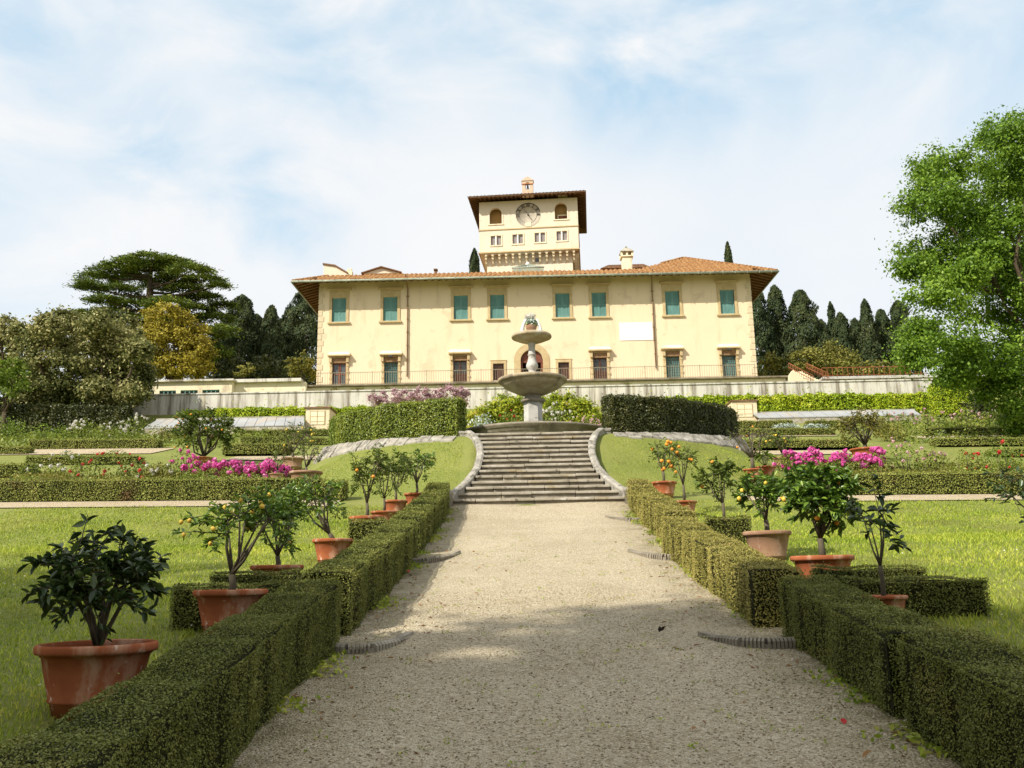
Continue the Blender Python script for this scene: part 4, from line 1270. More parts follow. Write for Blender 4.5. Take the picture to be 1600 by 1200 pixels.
# clock
cxk, czk, cr = TX(755), TZ(508), 152 * S
b = MB(); b.lathe([(.001, 0), (cr, 0), (cr, -.02)], 56)
b.v = [(cxk + x, FYt - .012 - z * -1 * .5, czk + y) for x, y, z in b.v]
clock = b.build('clock', M['clock_face'], tower)
b = MB(); b.lathe([(cr * .985, 0), (cr * 1.04, 0), (cr * 1.04, .05), (cr * .985, .05), (cr * .985, 0)], 56, (0, 0, 0), math.radians(15), math.radians(165))
b.v = [(cxk + x, FYt - .045 + z * .8, czk + y) for x, y, z in b.v]
b.build('clock_rim', M['numeral'], clock)
b = MB(); b.lathe([(cr * .70, 0), (cr * .715, 0), (cr * .715, .01), (cr * .70, .01), (cr * .70, 0)], 48)
b.v = [(cxk + x, FYt - .026 + z, czk + y) for x, y, z in b.v]; b.build('clock_ring', M['numeral'], clock)
ROM = {10: 'X', 11: 'XI', 12: 'XII', 1: 'I', 2: 'II', 9: 'IX', 3: 'III'}
for hnum, txt in ROM.items():
    a = PI / 2 - hnum * PI / 6
    cu = bpy.data.curves.new('numeral', 'FONT'); cu.body = txt; cu.size = .42; cu.align_x = 'CENTER'; cu.align_y = 'CENTER'; cu.extrude = .004; cu.offset = .012
    tmp = bpy.data.objects.new('tmp', cu)
    me = bpy.data.meshes.new_from_object(tmp)
    bpy.data.objects.remove(tmp)
    me.materials.clear(); me.materials.append(M['numeral'])
    o = link('numeral', me, clock)
    R = Matrix.Translation((cxk + cr * .83 * math.cos(a), FYt - .03, czk + cr * .83 * math.sin(a))) @ Matrix.Rotation(PI / 2, 4, 'X') @ Matrix.Rotation(a - PI / 2, 4, 'Z') @ Matrix.Diagonal((.62 if len(txt) > 2 else .8, 1, 1, 1))
    me.transform(R)
b = MB()
u = Vector((TX(708) - TX(755), 0, TZ(430) - TZ(505))); L_ = u.length; u.normalize(); pn = Vector((u.z, 0, -u.x))
c0 = Vector((cxk, FYt - .05, czk))
for s0, s1, wd in ((-.95, 1.0, .032),):
    p, q_ = c0 + u * L_ * s0, c0 + u * L_ * s1
    b.prism([((p - pn * wd).x, (p - pn * wd).z), ((p + pn * wd).x, (p + pn * wd).z), ((q_ + pn * .008).x, (q_ + pn * .008).z), ((q_ - pn * .008).x, (q_ - pn * .008).z)], FYt - .055, FYt - .035)
b.ball(tuple(c0), .07)
b.build('hand', M['numeral'], clock)
b = MB(); b.prism([(cxk - .25, TZ(668)), (cxk + .25, TZ(668)), (cxk + .25, TZ(615)), (cxk - .25, TZ(615))], FYt - .04, FYt - .002); b.build('sill_block', M['cream'], clock)
# stains beside the left opening
# roof of the tower
ov = 122 * S
rz = zE + .04
b = MB()
xa, xb, ya, yb = -HWt - ov * .98, HWt + ov * .85, FYt - ov * 1.25, FYt + DPt + ov
b.add([(xa, ya, rz), (xb, ya, rz), (xb, yb, rz), (xa, yb, rz), (-HWt, FYt, rz + .22), (HWt, FYt, rz + .22), (HWt, FYt + DPt, rz + .22), (-HWt, FYt + DPt, rz + .22)],
      [(4, 5, 1, 0), (5, 6, 2, 1), (6, 7, 3, 2), (7, 4, 0, 3)])
for k in range(26):
    for (s_) in (0, 1):
        pass
soff = b.build('soffit', M['eave_wood'], tower)
b = MB()
for k in range(22):
    x = -HWt + 2 * HWt * (k + .5) / 22; rafter((x, ya + .03, rz - .005), (x, FYt, rz + .21), .05, .10)
for k in range(20):
    y = FYt - .3 + DPt * (k + .5) / 20; rafter((xa + .03, y, rz - .005), (-HWt, y, rz + .21), .05, .10); rafter((xb - .03, y, rz - .005), (HWt, y, rz + .21), .05, .10)
b.build('rafters', M['eave_wood'], tower)
nx = 260
xs = np.linspace(xa - .05, xb + .05, nx); ys = np.concatenate([np.arange(ya - .05, ya + 3, .15), np.linspace(ya + 3, yb + .05, 14)])
X, Y = np.meshgrid(xs, ys)
Z = rz + .05 + np.minimum.reduce([.34 * (Y - ya), .34 * (X - xa), .34 * (xb - X), .34 * (yb - Y)]).clip(-.02) + .08 * np.abs(np.sin(PI * X / .30)) + .02 * np.sin(X * 31) * np.sin(Y * 7)
V = np.stack([X.ravel(), Y.ravel(), Z.ravel()], 1); ny = len(ys)
i = np.arange(nx - 1)[None] + nx * np.arange(ny - 1)[:, None]
troof = link('roof', np_mesh('roof', V, [np.stack([i, i + 1, i + nx + 1, i + nx], -1).reshape(-1, 4)], M['tile']), tower)
b = MB(); b.box(xa, xb, ya, ya + .05, rz - .02, rz + .10); b.box(xb - .05, xb, ya + .051, yb, rz - .02, rz + .10); b.box(xa, xa + .05, ya + .051, yb, rz - .02, rz + .10); b.build('fascia', M['tile_dark'], troof)
# bellcote
bx0, bx1 = TX(697), TX(830); bxc = (bx0 + bx1) / 2
by0, by1 = ya + .25, ya + .75
zb0, zb1 = rz + .05, TZ(85)
ow_, oz0, oz1 = 28 * S, TZ(205), TZ(105)
b = MB()
openings_wall(b, bx0, bx1, zb0, zb1, [(bxc - ow_, bxc + ow_, oz0, oz1)], by1 - by0, by0)
for sg in (-1, 1):
    arc = [(bxc + sg * ow_ * math.cos(t), oz1 - ow_ + ow_ * math.sin(t)) for t in np.linspace(0, PI / 2, 8)] + [(bxc + sg * ow_, oz1)]
    b.prism(arc if sg > 0 else arc[::-1], by0, by1)
b.box(bx0 - .05, bx1 + .05, by0 - .05, by1 + .05, zb1 + .002, zb1 + .07)
top = [(bx0 + .03 + (bx1 - bx0 - .06) * t, zb1 + .072 + .30 * math.sin(PI * t)) for t in np.linspace(0, 1, 14)]
b.prism(top[::-1], by0 + .02, by1 - .02)
bc = b.build('bellcote', M['brick_pale'], tower)
b = MB(); b.box(bx0 - .03, bx0 + .08, by0 - .03, by0 + .1, zb0, zb0 + .12); b.box(bx0 - .06, bx1 + .06, by0 - .06, by0 - .001, TZ(135), TZ(125)); b.build('moulding', M['brick'], bc)
b = MB(); b.lathe([(.001, oz1 - .14), (.05, oz1 - .15), (.07, oz1 - .25), (.085, oz1 - .42), (.13, oz1 - .55), (.14, oz1 - .57), (.001, oz1 - .57)], 16, (bxc, (by0 + by1) / 2, 0)); b.tube([(bxc - ow_, (by0 + by1) / 2, oz1 - .12), (bxc + ow_, (by0 + by1) / 2, oz1 - .12)], .025, 6)
b.build('bell', M['bronze'], bc)
b = MB(); b.prism([(TX(1130), TZ(262)), (TX(1240), TZ(262)), (TX(1238), TZ(205)), (TX(1220), TZ(210))], ya + .9, ya + 1.6); b.build('chimney', M['cream'], troof)

# ------------------------------------------------------------------ retaining wall, terrace, outbuildings
def band(name, mat, label, cat, pxa, pxb, Y, pyt, pyb, t=.35, parent=None, bevel=.015, cyt=None):
    """wall whose face stands on the plane y = Y between two pixels; level top"""
    xa, xb = at(pxa, pyt, Y)[0], at(pxb, pyt, Y)[0]
    pm = (pxa + pxb) / 2
    ref = 838
    zt = at(ref, pyt if cyt is None else cyt, Y)[2]
    zb = at(ref, pyb, Y)[2]
    b = MB(); b.box(xa, xb, 0, t, zb - zt, 0)
    return tag(b.build(name, mat, parent, (0, Y, zt), bevel), label, cat), xa, xb, zt


rw, rxa, rxb, rzt = band('retaining_wall', M['retain'], 'long streaked grey retaining wall below the villa terrace', 'wall', 205, 1457, 52.0, 606, 668, .45)
b = MB(); b.box(rxa - .05, rxb + .05, -.05, .5, .002, .08); b.build('coping', M['retain'], rw)
# upper terrace wall
tw, txa, txb, tzt = band('terrace_wall', M['cream'], 'cream terrace wall with dark mossy ledge and brick patches under the villa railing', 'wall', 478, 1228, 57.4, 598.5, 640, .4)
b = MB(); b.box(txa - .1, txb + .1, -.22, .5, .002, .13); b.build('ledge', M['ledge'], tw, bevel=.03)
for p in (505, 595, 670, 767, 890, 968, 1047, 1122, 1195):
    x = at(p, 605, 57.4)[0]; hb = .16 + .06 * RNG.random()
    MB().box(x - .28, x + .28 + .1 * RNG.random(), -.012, .01, -.28 - hb, -.26).build('brick_patch', M['brick'], tw)
clumps = []
for p in (523, 555, 563, 602, 694, 980):
    x = at(p, 603, 57.4)[0]; clumps.append(((x, -.1, -.2), (.3, .12, .14), 60))
leaf_cloud('creeper', clumps, .09, M['shrub'], tw)
tf = MB(); tf.box(txa - 3, txb + 2, .2, 4, -.5, -.02)
tag(tf.build('terrace_floor', M['gravel2'], None, (0, 57.6, tzt)), kind='structure')
# railing on the ledge
xa, xb = at(497, 590, 57.35)[0], at(1180, 590, 57.35)[0]
rl = thing('terrace_railing', ((xa + xb) / 2, 57.35, tzt + .13), 'thin iron railing along the ledge in front of the villa', 'railing')
W2 = (xb - xa) / 2
b = MB()
n = int(2 * W2 / .155)
for k in range(n + 1):
    x = -W2 + 2 * W2 * k / n; b.box(x - .008, x + .008, -.008, .008, 0, .80)
tag(b.build('bars', M['iron_pale'], rl), kind='stuff')
b = MB(); b.box(-W2, W2, -.02, .02, .802, .83); b.box(-W2, W2, -.015, .015, .06, .08); b.build('rail', M['iron_pale'], rl)
for k in range(9):
    x = -W2 + 2 * W2 * k / 8
    MB().box(x - .02, x + .02, -.06, -.021, 0, .86).build('post', M['iron_pale'], rl)

# low building on the left, with grid windows, partly behind the trees
Yb = 56.0
oa, ob = at(168, 610, Yb)[0], at(362, 610, Yb)[0]
ozt, ozb = at(300, 596.5, Yb)[2], at(300, 640, Yb)[2]
ob_ = thing('orangery', ((oa + ob) / 2, Yb, ozb), 'long low cream building with a row of teal framed windows behind the left trees', 'building')
wd = (ob - oa) / 2; hh = ozt - ozb
wns = []
for pa, pb in ((183, 208), (215, 241), (249, 275), (282, 309), (316, 343)):
    x0, x1 = at(pa, 612, Yb)[0] - (oa + ob) / 2, at(pb, 612, Yb)[0] - (oa + ob) / 2
    wns.append((x0, x1, at(300, 619, Yb)[2] - ozb, at(300, 609.5, Yb)[2] - ozb))
b = MB(); openings_wall(b, -wd, wd, 0, hh, wns, .3); b.box(-wd, -wd + .3, .301, 1.25, 0, hh); b.box(wd - .3, wd, .301, 1.25, 0, hh); b.box(-wd, wd, 1.251, 1.5, 0, hh)
b.build('wall', M['cream'], ob_)
b = MB(); b.box(-wd - .15, wd + .15, -.2, 1.6, hh + .002, hh + .12); b.build('roof', M['retain'], ob_)
for (x0, x1, z0, z1) in wns:
    b = MB()
    for k in range(5): xx = x0 + (x1 - x0) * k / 4; b.box(xx - .025, xx + .025, .05, .12, z0, z1)
    b.box(x0, x1, .055, .119, z1 - .06, z1); b.box(x0, x1, .055, .119, z0, z0 + .05)
    wo = b.build('window', M['shutter'], ob_)
    MB().box(x0, x1, .13, .16, z0, z1).build('pane', M['glass'], wo)
gw = band('garden_wall', M['cream'], 'long cream garden wall with pale flat coping left of the villa', 'wall', 362, 478, 56.6, 593, 640, .4, cyt=589.5)[0]
b = MB(); xa, xb = at(358, 595, 56.6)[0], at(472, 595, 56.6)[0]; b.box(xa, xb, -.25, .5, .002, .22); b.build('coping', M['retain'], gw, bevel=.02)
x = at(425, 608, 56.6)[0]; MB().box(x - .3, x + .3, -.012, .01, -.9, -.62).build('brick_patch', M['brick'], gw)

# right hand terrace: stair with rusty rails, balcony with railing
Yr = 55.0
Q = lambda px, py, Y=Yr: at(px, py, Y)
bal = thing('balcony_terrace', (Q(1350, 590)[0], Yr, Q(1350, 590)[2]), 'projecting stone terrace slab on dark brackets with a rusty railing, right of the villa', 'terrace')
ox = Q(1350, 590)[0]; oz = Q(1350, 590)[2]
x0, x1 = Q(1284, 590)[0] - ox, Q(1560, 590)[0] - ox
b = MB(); b.box(x0, x1, -.25, 5, -.12, .06); b.build('slab', M['stone_pale'], bal, bevel=.02)
for p in (1332, 1359, 1386, 1412, 1440, 1470):
    x = Q(p, 595)[0] - ox
    b = MB(); b.box(x - .09, x + .09, -.2, .5, -.28, -.122); b.build('bracket', M['stone'], bal)
b = MB(); b.box(x0, x1, .5, .8, -2.2, -.122); b.build('wall', M['ledge'], bal)
b = MB()
for p in (1296, 1372, 1453):
    x = Q(p, 600)[0] - ox
    b.box(x - .32, x + .32, .2, .499, -1.6, -.42)
b.build('pier', M['brick'], bal)
leaf_cloud('creeper', [((Q(p, 597)[0] - ox, .35, -.55), (.5, .15, .22), 90) for p in (1318, 1345, 1395, 1420)], .10, M['shrub'], bal)
b = MB(); zt = .62
n = 34
for k in range(n + 1):
    x = x0 + (x1 - x0) * k / n; b.box(x - .013, x + .013, -.15, -.125, .06, zt)
b.build('bars', M['rust'], bal)
b = MB(); b.box(x0, x1, -.16, -.115, zt + .002, zt + .04); b.box(x0, x1, -.15, -.125, .14, .165); b.build('rail', M['rust'], bal)
# stair
stw = thing('terrace_stair', (Q(1255, 600)[0], Yr - 1.2, Q(1255, 603)[2]), 'small cream flight of steps between rusty railings, right of the villa', 'stair')
sx0 = Q(1255, 600)[0]; sz0 = Q(1255, 603)[2]
top = (Q(1232, 573)[0] - sx0, Q(1232, 573)[2] - sz0)
wst = pxm(1255, 590, Yr)
b = MB()
nst = 10
xt0, xt1 = Q(1247, 580)[0] - sx0, Q(1258, 580)[0] - sx0
for k in range(nst):
    t = k / nst
    xa = (Q(1262, 600)[0] - sx0) * (1 - t) + xt0 * t; xb = (Q(1281, 600)[0] - sx0) * (1 - t) + xt1 * t
    b.box(xa, xb, k * .22, nst * .22 + .5, -.6 + 0.0, -.25 + (k + 1) * .135)
b.build('steps', M['cream'], stw)
b = MB(); b.prism([(Q(1226, 602)[0] - sx0, -.4), (Q(1250, 602)[0] - sx0, -.4), (Q(1250, 600)[0] - sx0, .1), (Q(1231, 583)[0] - sx0, .78), (Q(1226, 590)[0] - sx0, .5)], .05, .5); b.build('side_wall', M['plaster'], stw)
for (pa, ya, pb, yb) in ((1230, 569, 1262, 602), (1257, 569, 1285, 598)):
    A = Vector((Q(pa, ya)[0] - sx0, .9, Q(pa, ya)[2] - sz0)); B_ = Vector((Q(pb, yb - 8)[0] - sx0, .0, Q(pb, yb - 8)[2] - sz0))
    b = MB(); b.tube([A, B_], .025, 6); b.tube([A - Vector((0, 0, .28)), B_ - Vector((0, 0, .28))], .02, 6)
    for k in range(15):
        p = A.lerp(B_, k / 14); b.tube([p, p - Vector((0, 0, .5))], .014, 5)
    b.build('handrail', M['rust'], stw)

# sheds and cold frames below the wall
def shed(pxa, pxb, pyt, pyb, Y, label):
    xa, xb = at(pxa, pyt, Y)[0], at(pxb, pyt, Y)[0]
    zt, zb = at((pxa + pxb) / 2, pyt, Y)[2], at((pxa + pxb) / 2, pyb, Y)[2]
    w2, h = (xb - xa) / 2, zt - zb
    s = thing('garden_shed', ((xa + xb) / 2, Y, zb), label, 'shed', 'little cream sheds below the retaining wall')
    b = MB(); b.box(-w2, w2, 0, 1.6, -.6, h); b.build('wall', M['plaster'], s)
    b = MB(); b.box(-w2 - .06, w2 + .06, -.08, 1.7, h + .002, h + .07); b.build('roof', M['tile_dark'], s)
    for sx in (-1, 1):
        b = MB(); b.box(min(sx * .02, sx * w2 * .60), max(sx * .02, sx * w2 * .60), -.03, -.001, -.05, h * .86)
        d = b.build('door', M['cream'], s)
        b = MB()
        for z in (.1, h * .45, h * .8): b.box(min(sx * .02, sx * w2 * .60), max(sx * .02, sx * w2 * .60), -.04, -.031, z, z + .02)
        b.box(sx * w2 * .6 - .012, sx * w2 * .6 + .012, -.041, -.0305, -.05, h * .86)
        b.build('batten', M['pietra'], d)


shed(478, 515, 638, 662, 46.5, 'small cream shed with double door, left of the sunlit tall hedge')
shed(1143, 1182, 627, 650, 46.5, 'small cream shed right of the dark tall hedge')


def coldframe(pxa, pxb, pyt, pyb, Y0, Y1, n, label, skew=0):
    f0 = at((pxa + pxb) / 2, pyb, Y0); 
    xa0, xb0 = at(pxa, pyb, Y0)[0], at(pxb, pyb, Y0)[0]
    xa1, xb1 = at(pxa + skew, pyt, Y1)[0], at(pxb + min(skew, 0), pyt, Y1)[0]
    z0, z1 = f0[2], at((pxa + pxb) / 2, pyt, Y1)[2]
    s = thing('cold_frame', ((xa0 + xb0) / 2, Y0, z0), label, 'cold frame')
    cx = (xa0 + xb0) / 2
    for k in range(n):
        t0, t1 = k / n, (k + .955) / n
        xa_, xb_, xc_, xd_ = xa0 + (xb0 - xa0) * t0, xa0 + (xb0 - xa0) * t1, xa1 + (xb1 - xa1) * t1, xa1 + (xb1 - xa1) * t0
        b = MB()
        v = [(xa_ - cx, 0, 0), (xb_ - cx, 0, 0), (xc_ - cx, Y1 - Y0, z1 - z0), (xd_ - cx, Y1 - Y0, z1 - z0)]
        b.add(v + [(x, y, z - .05) for x, y, z in v], [(0, 1, 2, 3), (7, 6, 5, 4), (0, 4, 5, 1), (1, 5, 6, 2), (2, 6, 7, 3), (3, 7, 4, 0)])
        b.build('lid', M['frame_glass'], s)
    b = MB(); b.box(xa0 - cx, xb0 - cx, .02, .3, -.5, -.06); b.box(xa1 - cx, xb1 - cx, Y1 - Y0 - .3, Y1 - Y0 - .02, -.8, z1 - z0 - .06)
    b.build('wall', M['stone'], s)


coldframe(226, 476, 652, 666, 45.0, 47.0, 16, 'long row of sloping grey cold frame lids left of the small shed', 22)
coldframe(1186, 1440, 641, 650, 45.0, 47.0, 14, 'long pale sloping cold frame lids right of the small shed', -14)
# ------------------------------------------------------------------ parterre hedges
GH = 'low clipped hedges of the parterre'


def phedge(pxa, pxb, yt, yb, label, w=.55, mat=None, Y=None, leaf=.042, dens=1700, drop=.0):
    mid = min(max((pxa + pxb) / 2, 0), 1600)
    yY = gp(mid, yb)[1] if Y is None else Y
    m = pxm(mid, yb, yY)
    xa, xb = at(pxa, yb, yY)[0], at(pxb, yb, yY)[0]
    h = (yb - yt) * m
    n = max(2, int((xb - xa) / 2) + 1)
    pts = [(x, yY + w / 2) for x in np.linspace(xa, xb, n)]
    hedge('parterre_hedge', pts, w, h, mat or M['box_side'], dens, leaf, label, GH, rough=.02, seg=.4)


phedge(-90, 498, 751, 783, 'long low front hedge across the left parterre, with a rusty brown patch', .5, None, 19.42, .030, 3200)
phedge(501, 537, 753, 782, 'short hedge block at the right end of the long left front hedge', .5, None, 19.42, .030, 3200)
phedge(-80, 44, 728, 747, 'hedge block at the left edge behind the long front hedge')
phedge(38, 214, 715, 727, 'low hedge behind the white and red flowers on the left')
phedge(44, 118, 689, 703, 'left one of two hedges below the white roses')
phedge(122, 246, 688, 702, 'right one of two hedges below the white roses')
phedge(-40, 40, 700, 711, 'low hedge at the left edge beside the pale path')
phedge(346, 447, 697, 713, 'dark hedge with a bright top right of the big left orange tree', .9)
phedge(375, 468, 684, 695, 'hedge two rows below the left small shed')
phedge(366, 530, 673, 682.5, 'long hedge just below the left cold frames')
phedge(348, 466, 663, 671.5, 'hedge directly under the left cold frames')
phedge(470, 526, 660, 671.5, 'hedge block under the left small shed')
phedge(470, 525, 686, 696, 'hedge at the left end of the sunlit tall hedge')
phedge(1333, 1700, 739, 771, 'long low front hedge across the right parterre behind the lawn', .5, None, 19.42, .030, 3200)
phedge(1150, 1345, 692, 704, 'wide bright topped hedge behind the right bare citrus', 1.1)
phedge(1160, 1306, 671, 681.5, 'hedge in the third row right of the dark tall hedge')
phedge(1150, 1240, 659, 669.5, 'left hedge of the second row right of the dark tall hedge')
phedge(1262, 1312, 659, 669, 'right hedge of the second row right of the dark tall hedge')
phedge(1141, 1198, 648, 657, 'hedge under the right small shed')
phedge(1212, 1316, 647, 656.5, 'hedge under the right cold frames, in the top row')
phedge(1330, 1430, 648, 657, 'hedge under the right end of the cold frames')
phedge(1444, 1720, 669, 680, 'long hedge at the right edge below the pink roses')
phedge(1468, 1720, 687, 698, 'hedge with dark gaps at the right edge, lower row', .8)
phedge(1560, 1720, 705, 715, 'low hedge at the right edge behind the front hedge', .8)
# dark and bright clipped masses at both ends of the retaining wall
hedge('tall_side_hedge', [(at(-160, 650, 47.5)[0], 47.5), (at(60, 650, 47.5)[0], 47.5), (at(203, 650, 48.5)[0], 48.5)], 1.2, None, M['laurel_dark'], 420, .11, 'dark overgrown hedge under the left trees',
      'tall hedges at the ends of the wall', top=[at(0, 633, 47.5)[2], at(60, 634, 47.5)[2], at(203, 632, 48)[2] - .1], rough=.09, seg=.4)
hedge('tall_side_hedge', [(at(1460, 630, 49.5)[0], 49.5), (at(1508, 630, 49.5)[0], 49.5)], 1.2, None, M['vine'], 700, .09, 'bright green clipped hedge block at the right end of the grey wall',
      'tall hedges at the ends of the wall', top=[at(1460, 602, 49.5)[2]] * 2, rough=.05, seg=.4)
for pa, pb, yt, yb, lab in ((288, 582, 634, 655, 'yellow green vine strip along the left foot of the grey wall'), (1000, 1448, 624, 645, 'yellow green vine strip along the right foot of the grey wall')):
    zt = at(838, (yt + yb) / 2 - 11, 51.2)[2]
    hedge('vine_hedge', [(at(pa, 640, 51.2)[0], 51.2), (at((pa + pb) / 2, 640, 51.2)[0], 51.2), (at(pb, 640, 51.2)[0], 51.2)], .8, None, M['vine'], 620, .12, lab, 'vine strips below the retaining wall',
          top=[at(838, 632 if pa < 600 else 629, 51.2)[2] + RNG.normal() * .06 for _ in range(7)], rough=.08, seg=.4)


# ------------------------------------------------------------------ trees
def cluster(clumps, sub, nleaf, size, mat, name, parent, rng=RNG, subr=.40, asp=.6, jit=.8, squash=1.0, up=.3, core=None, shell=.75, subabs=None):
    """clumps (c, r): each is broken into sub leaf clusters on its surface; one mesh"""
    P, D = [], []
    for c, r in clumps:
        r = np.broadcast_to(np.asarray(r, float), (3,))
        k = max(3, int(sub * (r[0] * r[2]) ** .5)) if sub < 0 else sub
        cc, dd = blob_pts(c, r * .82, abs(k), rng, shell)
        rm = float(np.mean(r)) * subr if subabs is None else subabs
        for q in range(len(cc)):
            d = unit(rng.normal(size=(nleaf, 3)))
            p = cc[q] + d * (np.abs(rng.normal(size=(nleaf, 1))) * .62 + .12) * np.array([rm, rm, rm * .7 * squash])
            P.append(p); D.append(d * .6 + dd[q] * .5)
    P = np.concatenate(P); D = np.concatenate(D)
    s = size * (.6 + .8 * rng.random(len(P)))
    V, Fq = leaf_v(P, D + rng.normal(size=D.shape) * jit + [0, 0, up], s, asp, 'rhomb', None, rng)
    Fs = [Fq]
    return link(name, np_mesh(name, V, Fs, mat), parent)


def ctree(name, label, cat, Y, trunk, clumps, mat, size, sub=14, nleaf=60, group=None, depth=.8, tr=.25, bark='bark', limbs=None, limbmin=-9e9, **kw):
    """trunk (px, py) foot; clumps (px, py, rx, ry) in photograph pixels measured at distance Y"""
    m = pxm(trunk[0], 560, Y)
    x0 = at(trunk[0], trunk[1], Y)[0]
    base = np.array([x0, Y, g(x0, Y)])
    t = thing(name, base, label, cat, group)
    W, wpx = [], []
    for (px, py, rx, ry) in clumps:
        dy = RNG.normal() * depth
        c = at(px, py, Y + dy)
        wpx.append(px)
        W.append((c - base, np.array([rx * m, (rx * .6 + ry * .4) * m, ry * m])))
    b = MB()
    top = np.mean([c for c, r in W], 0)
    fork = np.array([top[0] * .3, 0, max(.5, top[2] * .45)])
    b.tube([(0, 0, -.3), (fork[0] * .3, 0, fork[2] * .5), fork], [tr * 1.25, tr, tr * .85], 10)
    for (c, r), qx in zip(W, wpx):
        if qx < limbmin: continue
        mid = fork * .5 + c * .5 + RNG.normal(size=3) * .12 * np.linalg.norm(c - fork) * np.array([1, 1, .4])
        b.tube([fork, mid, mid * .2 + c * .8, c], [tr * .5, tr * .3, tr * .14, tr * .05], 6)
    for L in (limbs or []):
        pts = [at(px, py, Y + dy) - base for px, py, dy in L[0]]
        b.tube(pts, L[1], 8)
    b.build('trunk', M[bark], t)
    cluster(W, sub, nleaf, size, M[mat], 'crown', t, **kw)
    return t


# big oak on the right edge
OK_ = [(1568, 238, 50, 42), (1500, 262, 48, 34), (1452, 268, 32, 28), (1438, 318, 40, 32), (1495, 318, 45, 34), (1562, 305, 48, 42), (1610, 260, 60, 50), (1448, 395, 46, 26), (1500, 378, 36, 32), (1425, 420, 28, 18),
       (1535, 388, 34, 26), (1592, 395, 36, 30), (1462, 458, 46, 26), (1520, 478, 54, 32), (1585, 500, 50, 34), (1438, 520, 34, 26), (1432, 556, 40, 24), (1490, 536, 52, 36), (1555, 552, 54, 40), (1612, 560, 50, 50), (1495, 582, 40, 20), (1560, 212, 34, 30), (1592, 212, 34, 34), (1575, 425, 40, 32), (1538, 430, 34, 26), (1600, 455, 36, 32), (1512, 425, 34, 24), (1575, 350, 38, 32), (1528, 345, 34, 28), (1480, 310, 34, 28), (1590, 290, 40, 34), (1560, 590, 40, 30), (1500, 560, 40, 26), (1590, 655, 40, 24), (1475, 425, 30, 20),
       (1545, 605, 46, 30), (1600, 625, 46, 36), (1660, 250, 70, 60), (1700, 330, 80, 70), (1660, 420, 60, 60), (1720, 470, 80, 70), (1680, 570, 80, 60), (1760, 400, 70, 70), (1780, 540, 70, 60), (1640, 205, 60, 40)]
ctree('oak_tree', 'big fresh green oak filling the right edge of the photo', 'tree', 34, (1690, 660), [(a, b_, c_ * 1.3, d_ * 1.35) for a, b_, c_, d_ in OK_], 'oak', .12, 38, 84, depth=1.5, tr=.22, subabs=.52, asp=.62, shell=.15, up=.5, limbmin=1530,
      limbs=[([(1690, 520, 0), (1640, 478, -.3), (1596, 462, -.5), (1548, 455, -.6), (1500, 440, -.4), (1455, 425, 0)], [.30, .24, .18, .12, .06, .02]),
             ([(1596, 462, -.5), (1570, 420, -.4), (1556, 370, -.2), (1540, 315, 0)], [.12, .08, .05, .02]),
             ([(1640, 478, -.3), (1610, 400, 0), (1590, 330, .2), (1575, 250, .2)], [.16, .11, .06, .02]),
             ([(1560, 452, -.6), (1530, 405, -.5), (1490, 360, 0), (1450, 320, .2)], [.12, .08, .05, .02]),
             ([(1640, 540, 0), (1580, 545, -.6), (1520, 560, -.6), (1460, 560, -.2)], [.14, .08, .05, .02])])
# undergrowth below the oak
GU = 'dark shrubs under the oak'
ctree('laurel_shrub', 'dark shrub under the oak beside the bright clipped hedge', 'shrub', 44, (1530, 665), [(1522, 632, 26, 22), (1540, 650, 30, 20), (1520, 656, 22, 14)], 'laurel_dark', .16, 16, 46, GU, .4, .1)
ctree('laurel_shrub', 'dark shrub under the oak at the right edge of the photo', 'shrub', 44, (1585, 665), [(1575, 640, 30, 24), (1605, 630, 30, 30), (1590, 658, 30, 16)], 'laurel_dark', .16, 16, 46, GU, .4, .1)

# left trees
GL = 'broadleaf trees left of the villa'
ctree('holm_oak', 'grey green holm oak, left one of the two in front, above the dark hedge', 'tree', 49.5, (88, 640),
      [(98, 500, 30, 20), (60, 535, 38, 26), (105, 530, 38, 26), (45, 580, 40, 30), (90, 572, 42, 30), (130, 560, 34, 30), (70, 606, 38, 20), (110, 608, 38, 20), (78, 512, 28, 20), (80, 624, 36, 14), (50, 622, 30, 14)], 'olive', .17, 44, 80, GL, .8, .22, subabs=.50, shell=.35, up=.5)
ctree('holm_oak', 'grey green holm oak, right one of the two in front, beside the orangery', 'tree', 49.5, (178, 640),
      [(148, 508, 32, 22), (165, 540, 38, 26), (200, 560, 34, 34), (155, 580, 36, 28), (195, 595, 38, 26), (222, 590, 22, 30), (150, 608, 30, 16), (178, 524, 28, 20), (215, 548, 22, 22), (175, 622, 36, 14), (205, 616, 26, 14)], 'olive', .17, 44, 80, GL, .8, .22, subabs=.50, shell=.35, up=.5)
ctree('yew_tree', 'dome of golden ochre foliage in front of the cedar', 'tree', 66, (268, 600),
      [(262, 498, 44, 28), (240, 530, 38, 34), (295, 522, 36, 36), (268, 540, 48, 40), (310, 560, 28, 38), (240, 568, 36, 28), (285, 575, 44, 24)], 'golden', .19, 60, 80, GL, .6, .3, subabs=.50, shell=.5, up=.5)
ctree('broadleaf_tree', 'olive green tree at the left edge with a pale top', 'tree', 62, (14, 600),
      [(10, 515, 30, 22), (34, 520, 20, 20), (0, 545, 34, 30), (36, 550, 26, 26), (-30, 530, 40, 30), (20, 575, 40, 24)], 'olive', .22, 28, 80, GL, .8, .25, subr=.36)
ctree('broadleaf_tree', 'brownish olive tree between the holm oaks and the golden dome', 'tree', 60, (185, 600),
      [(160, 500, 30, 22), (192, 505, 26, 24), (178, 530, 36, 28), (205, 540, 24, 30), (140, 530, 26, 26)], 'olive', .22, 28, 80, GL, .8, .25, subr=.36)
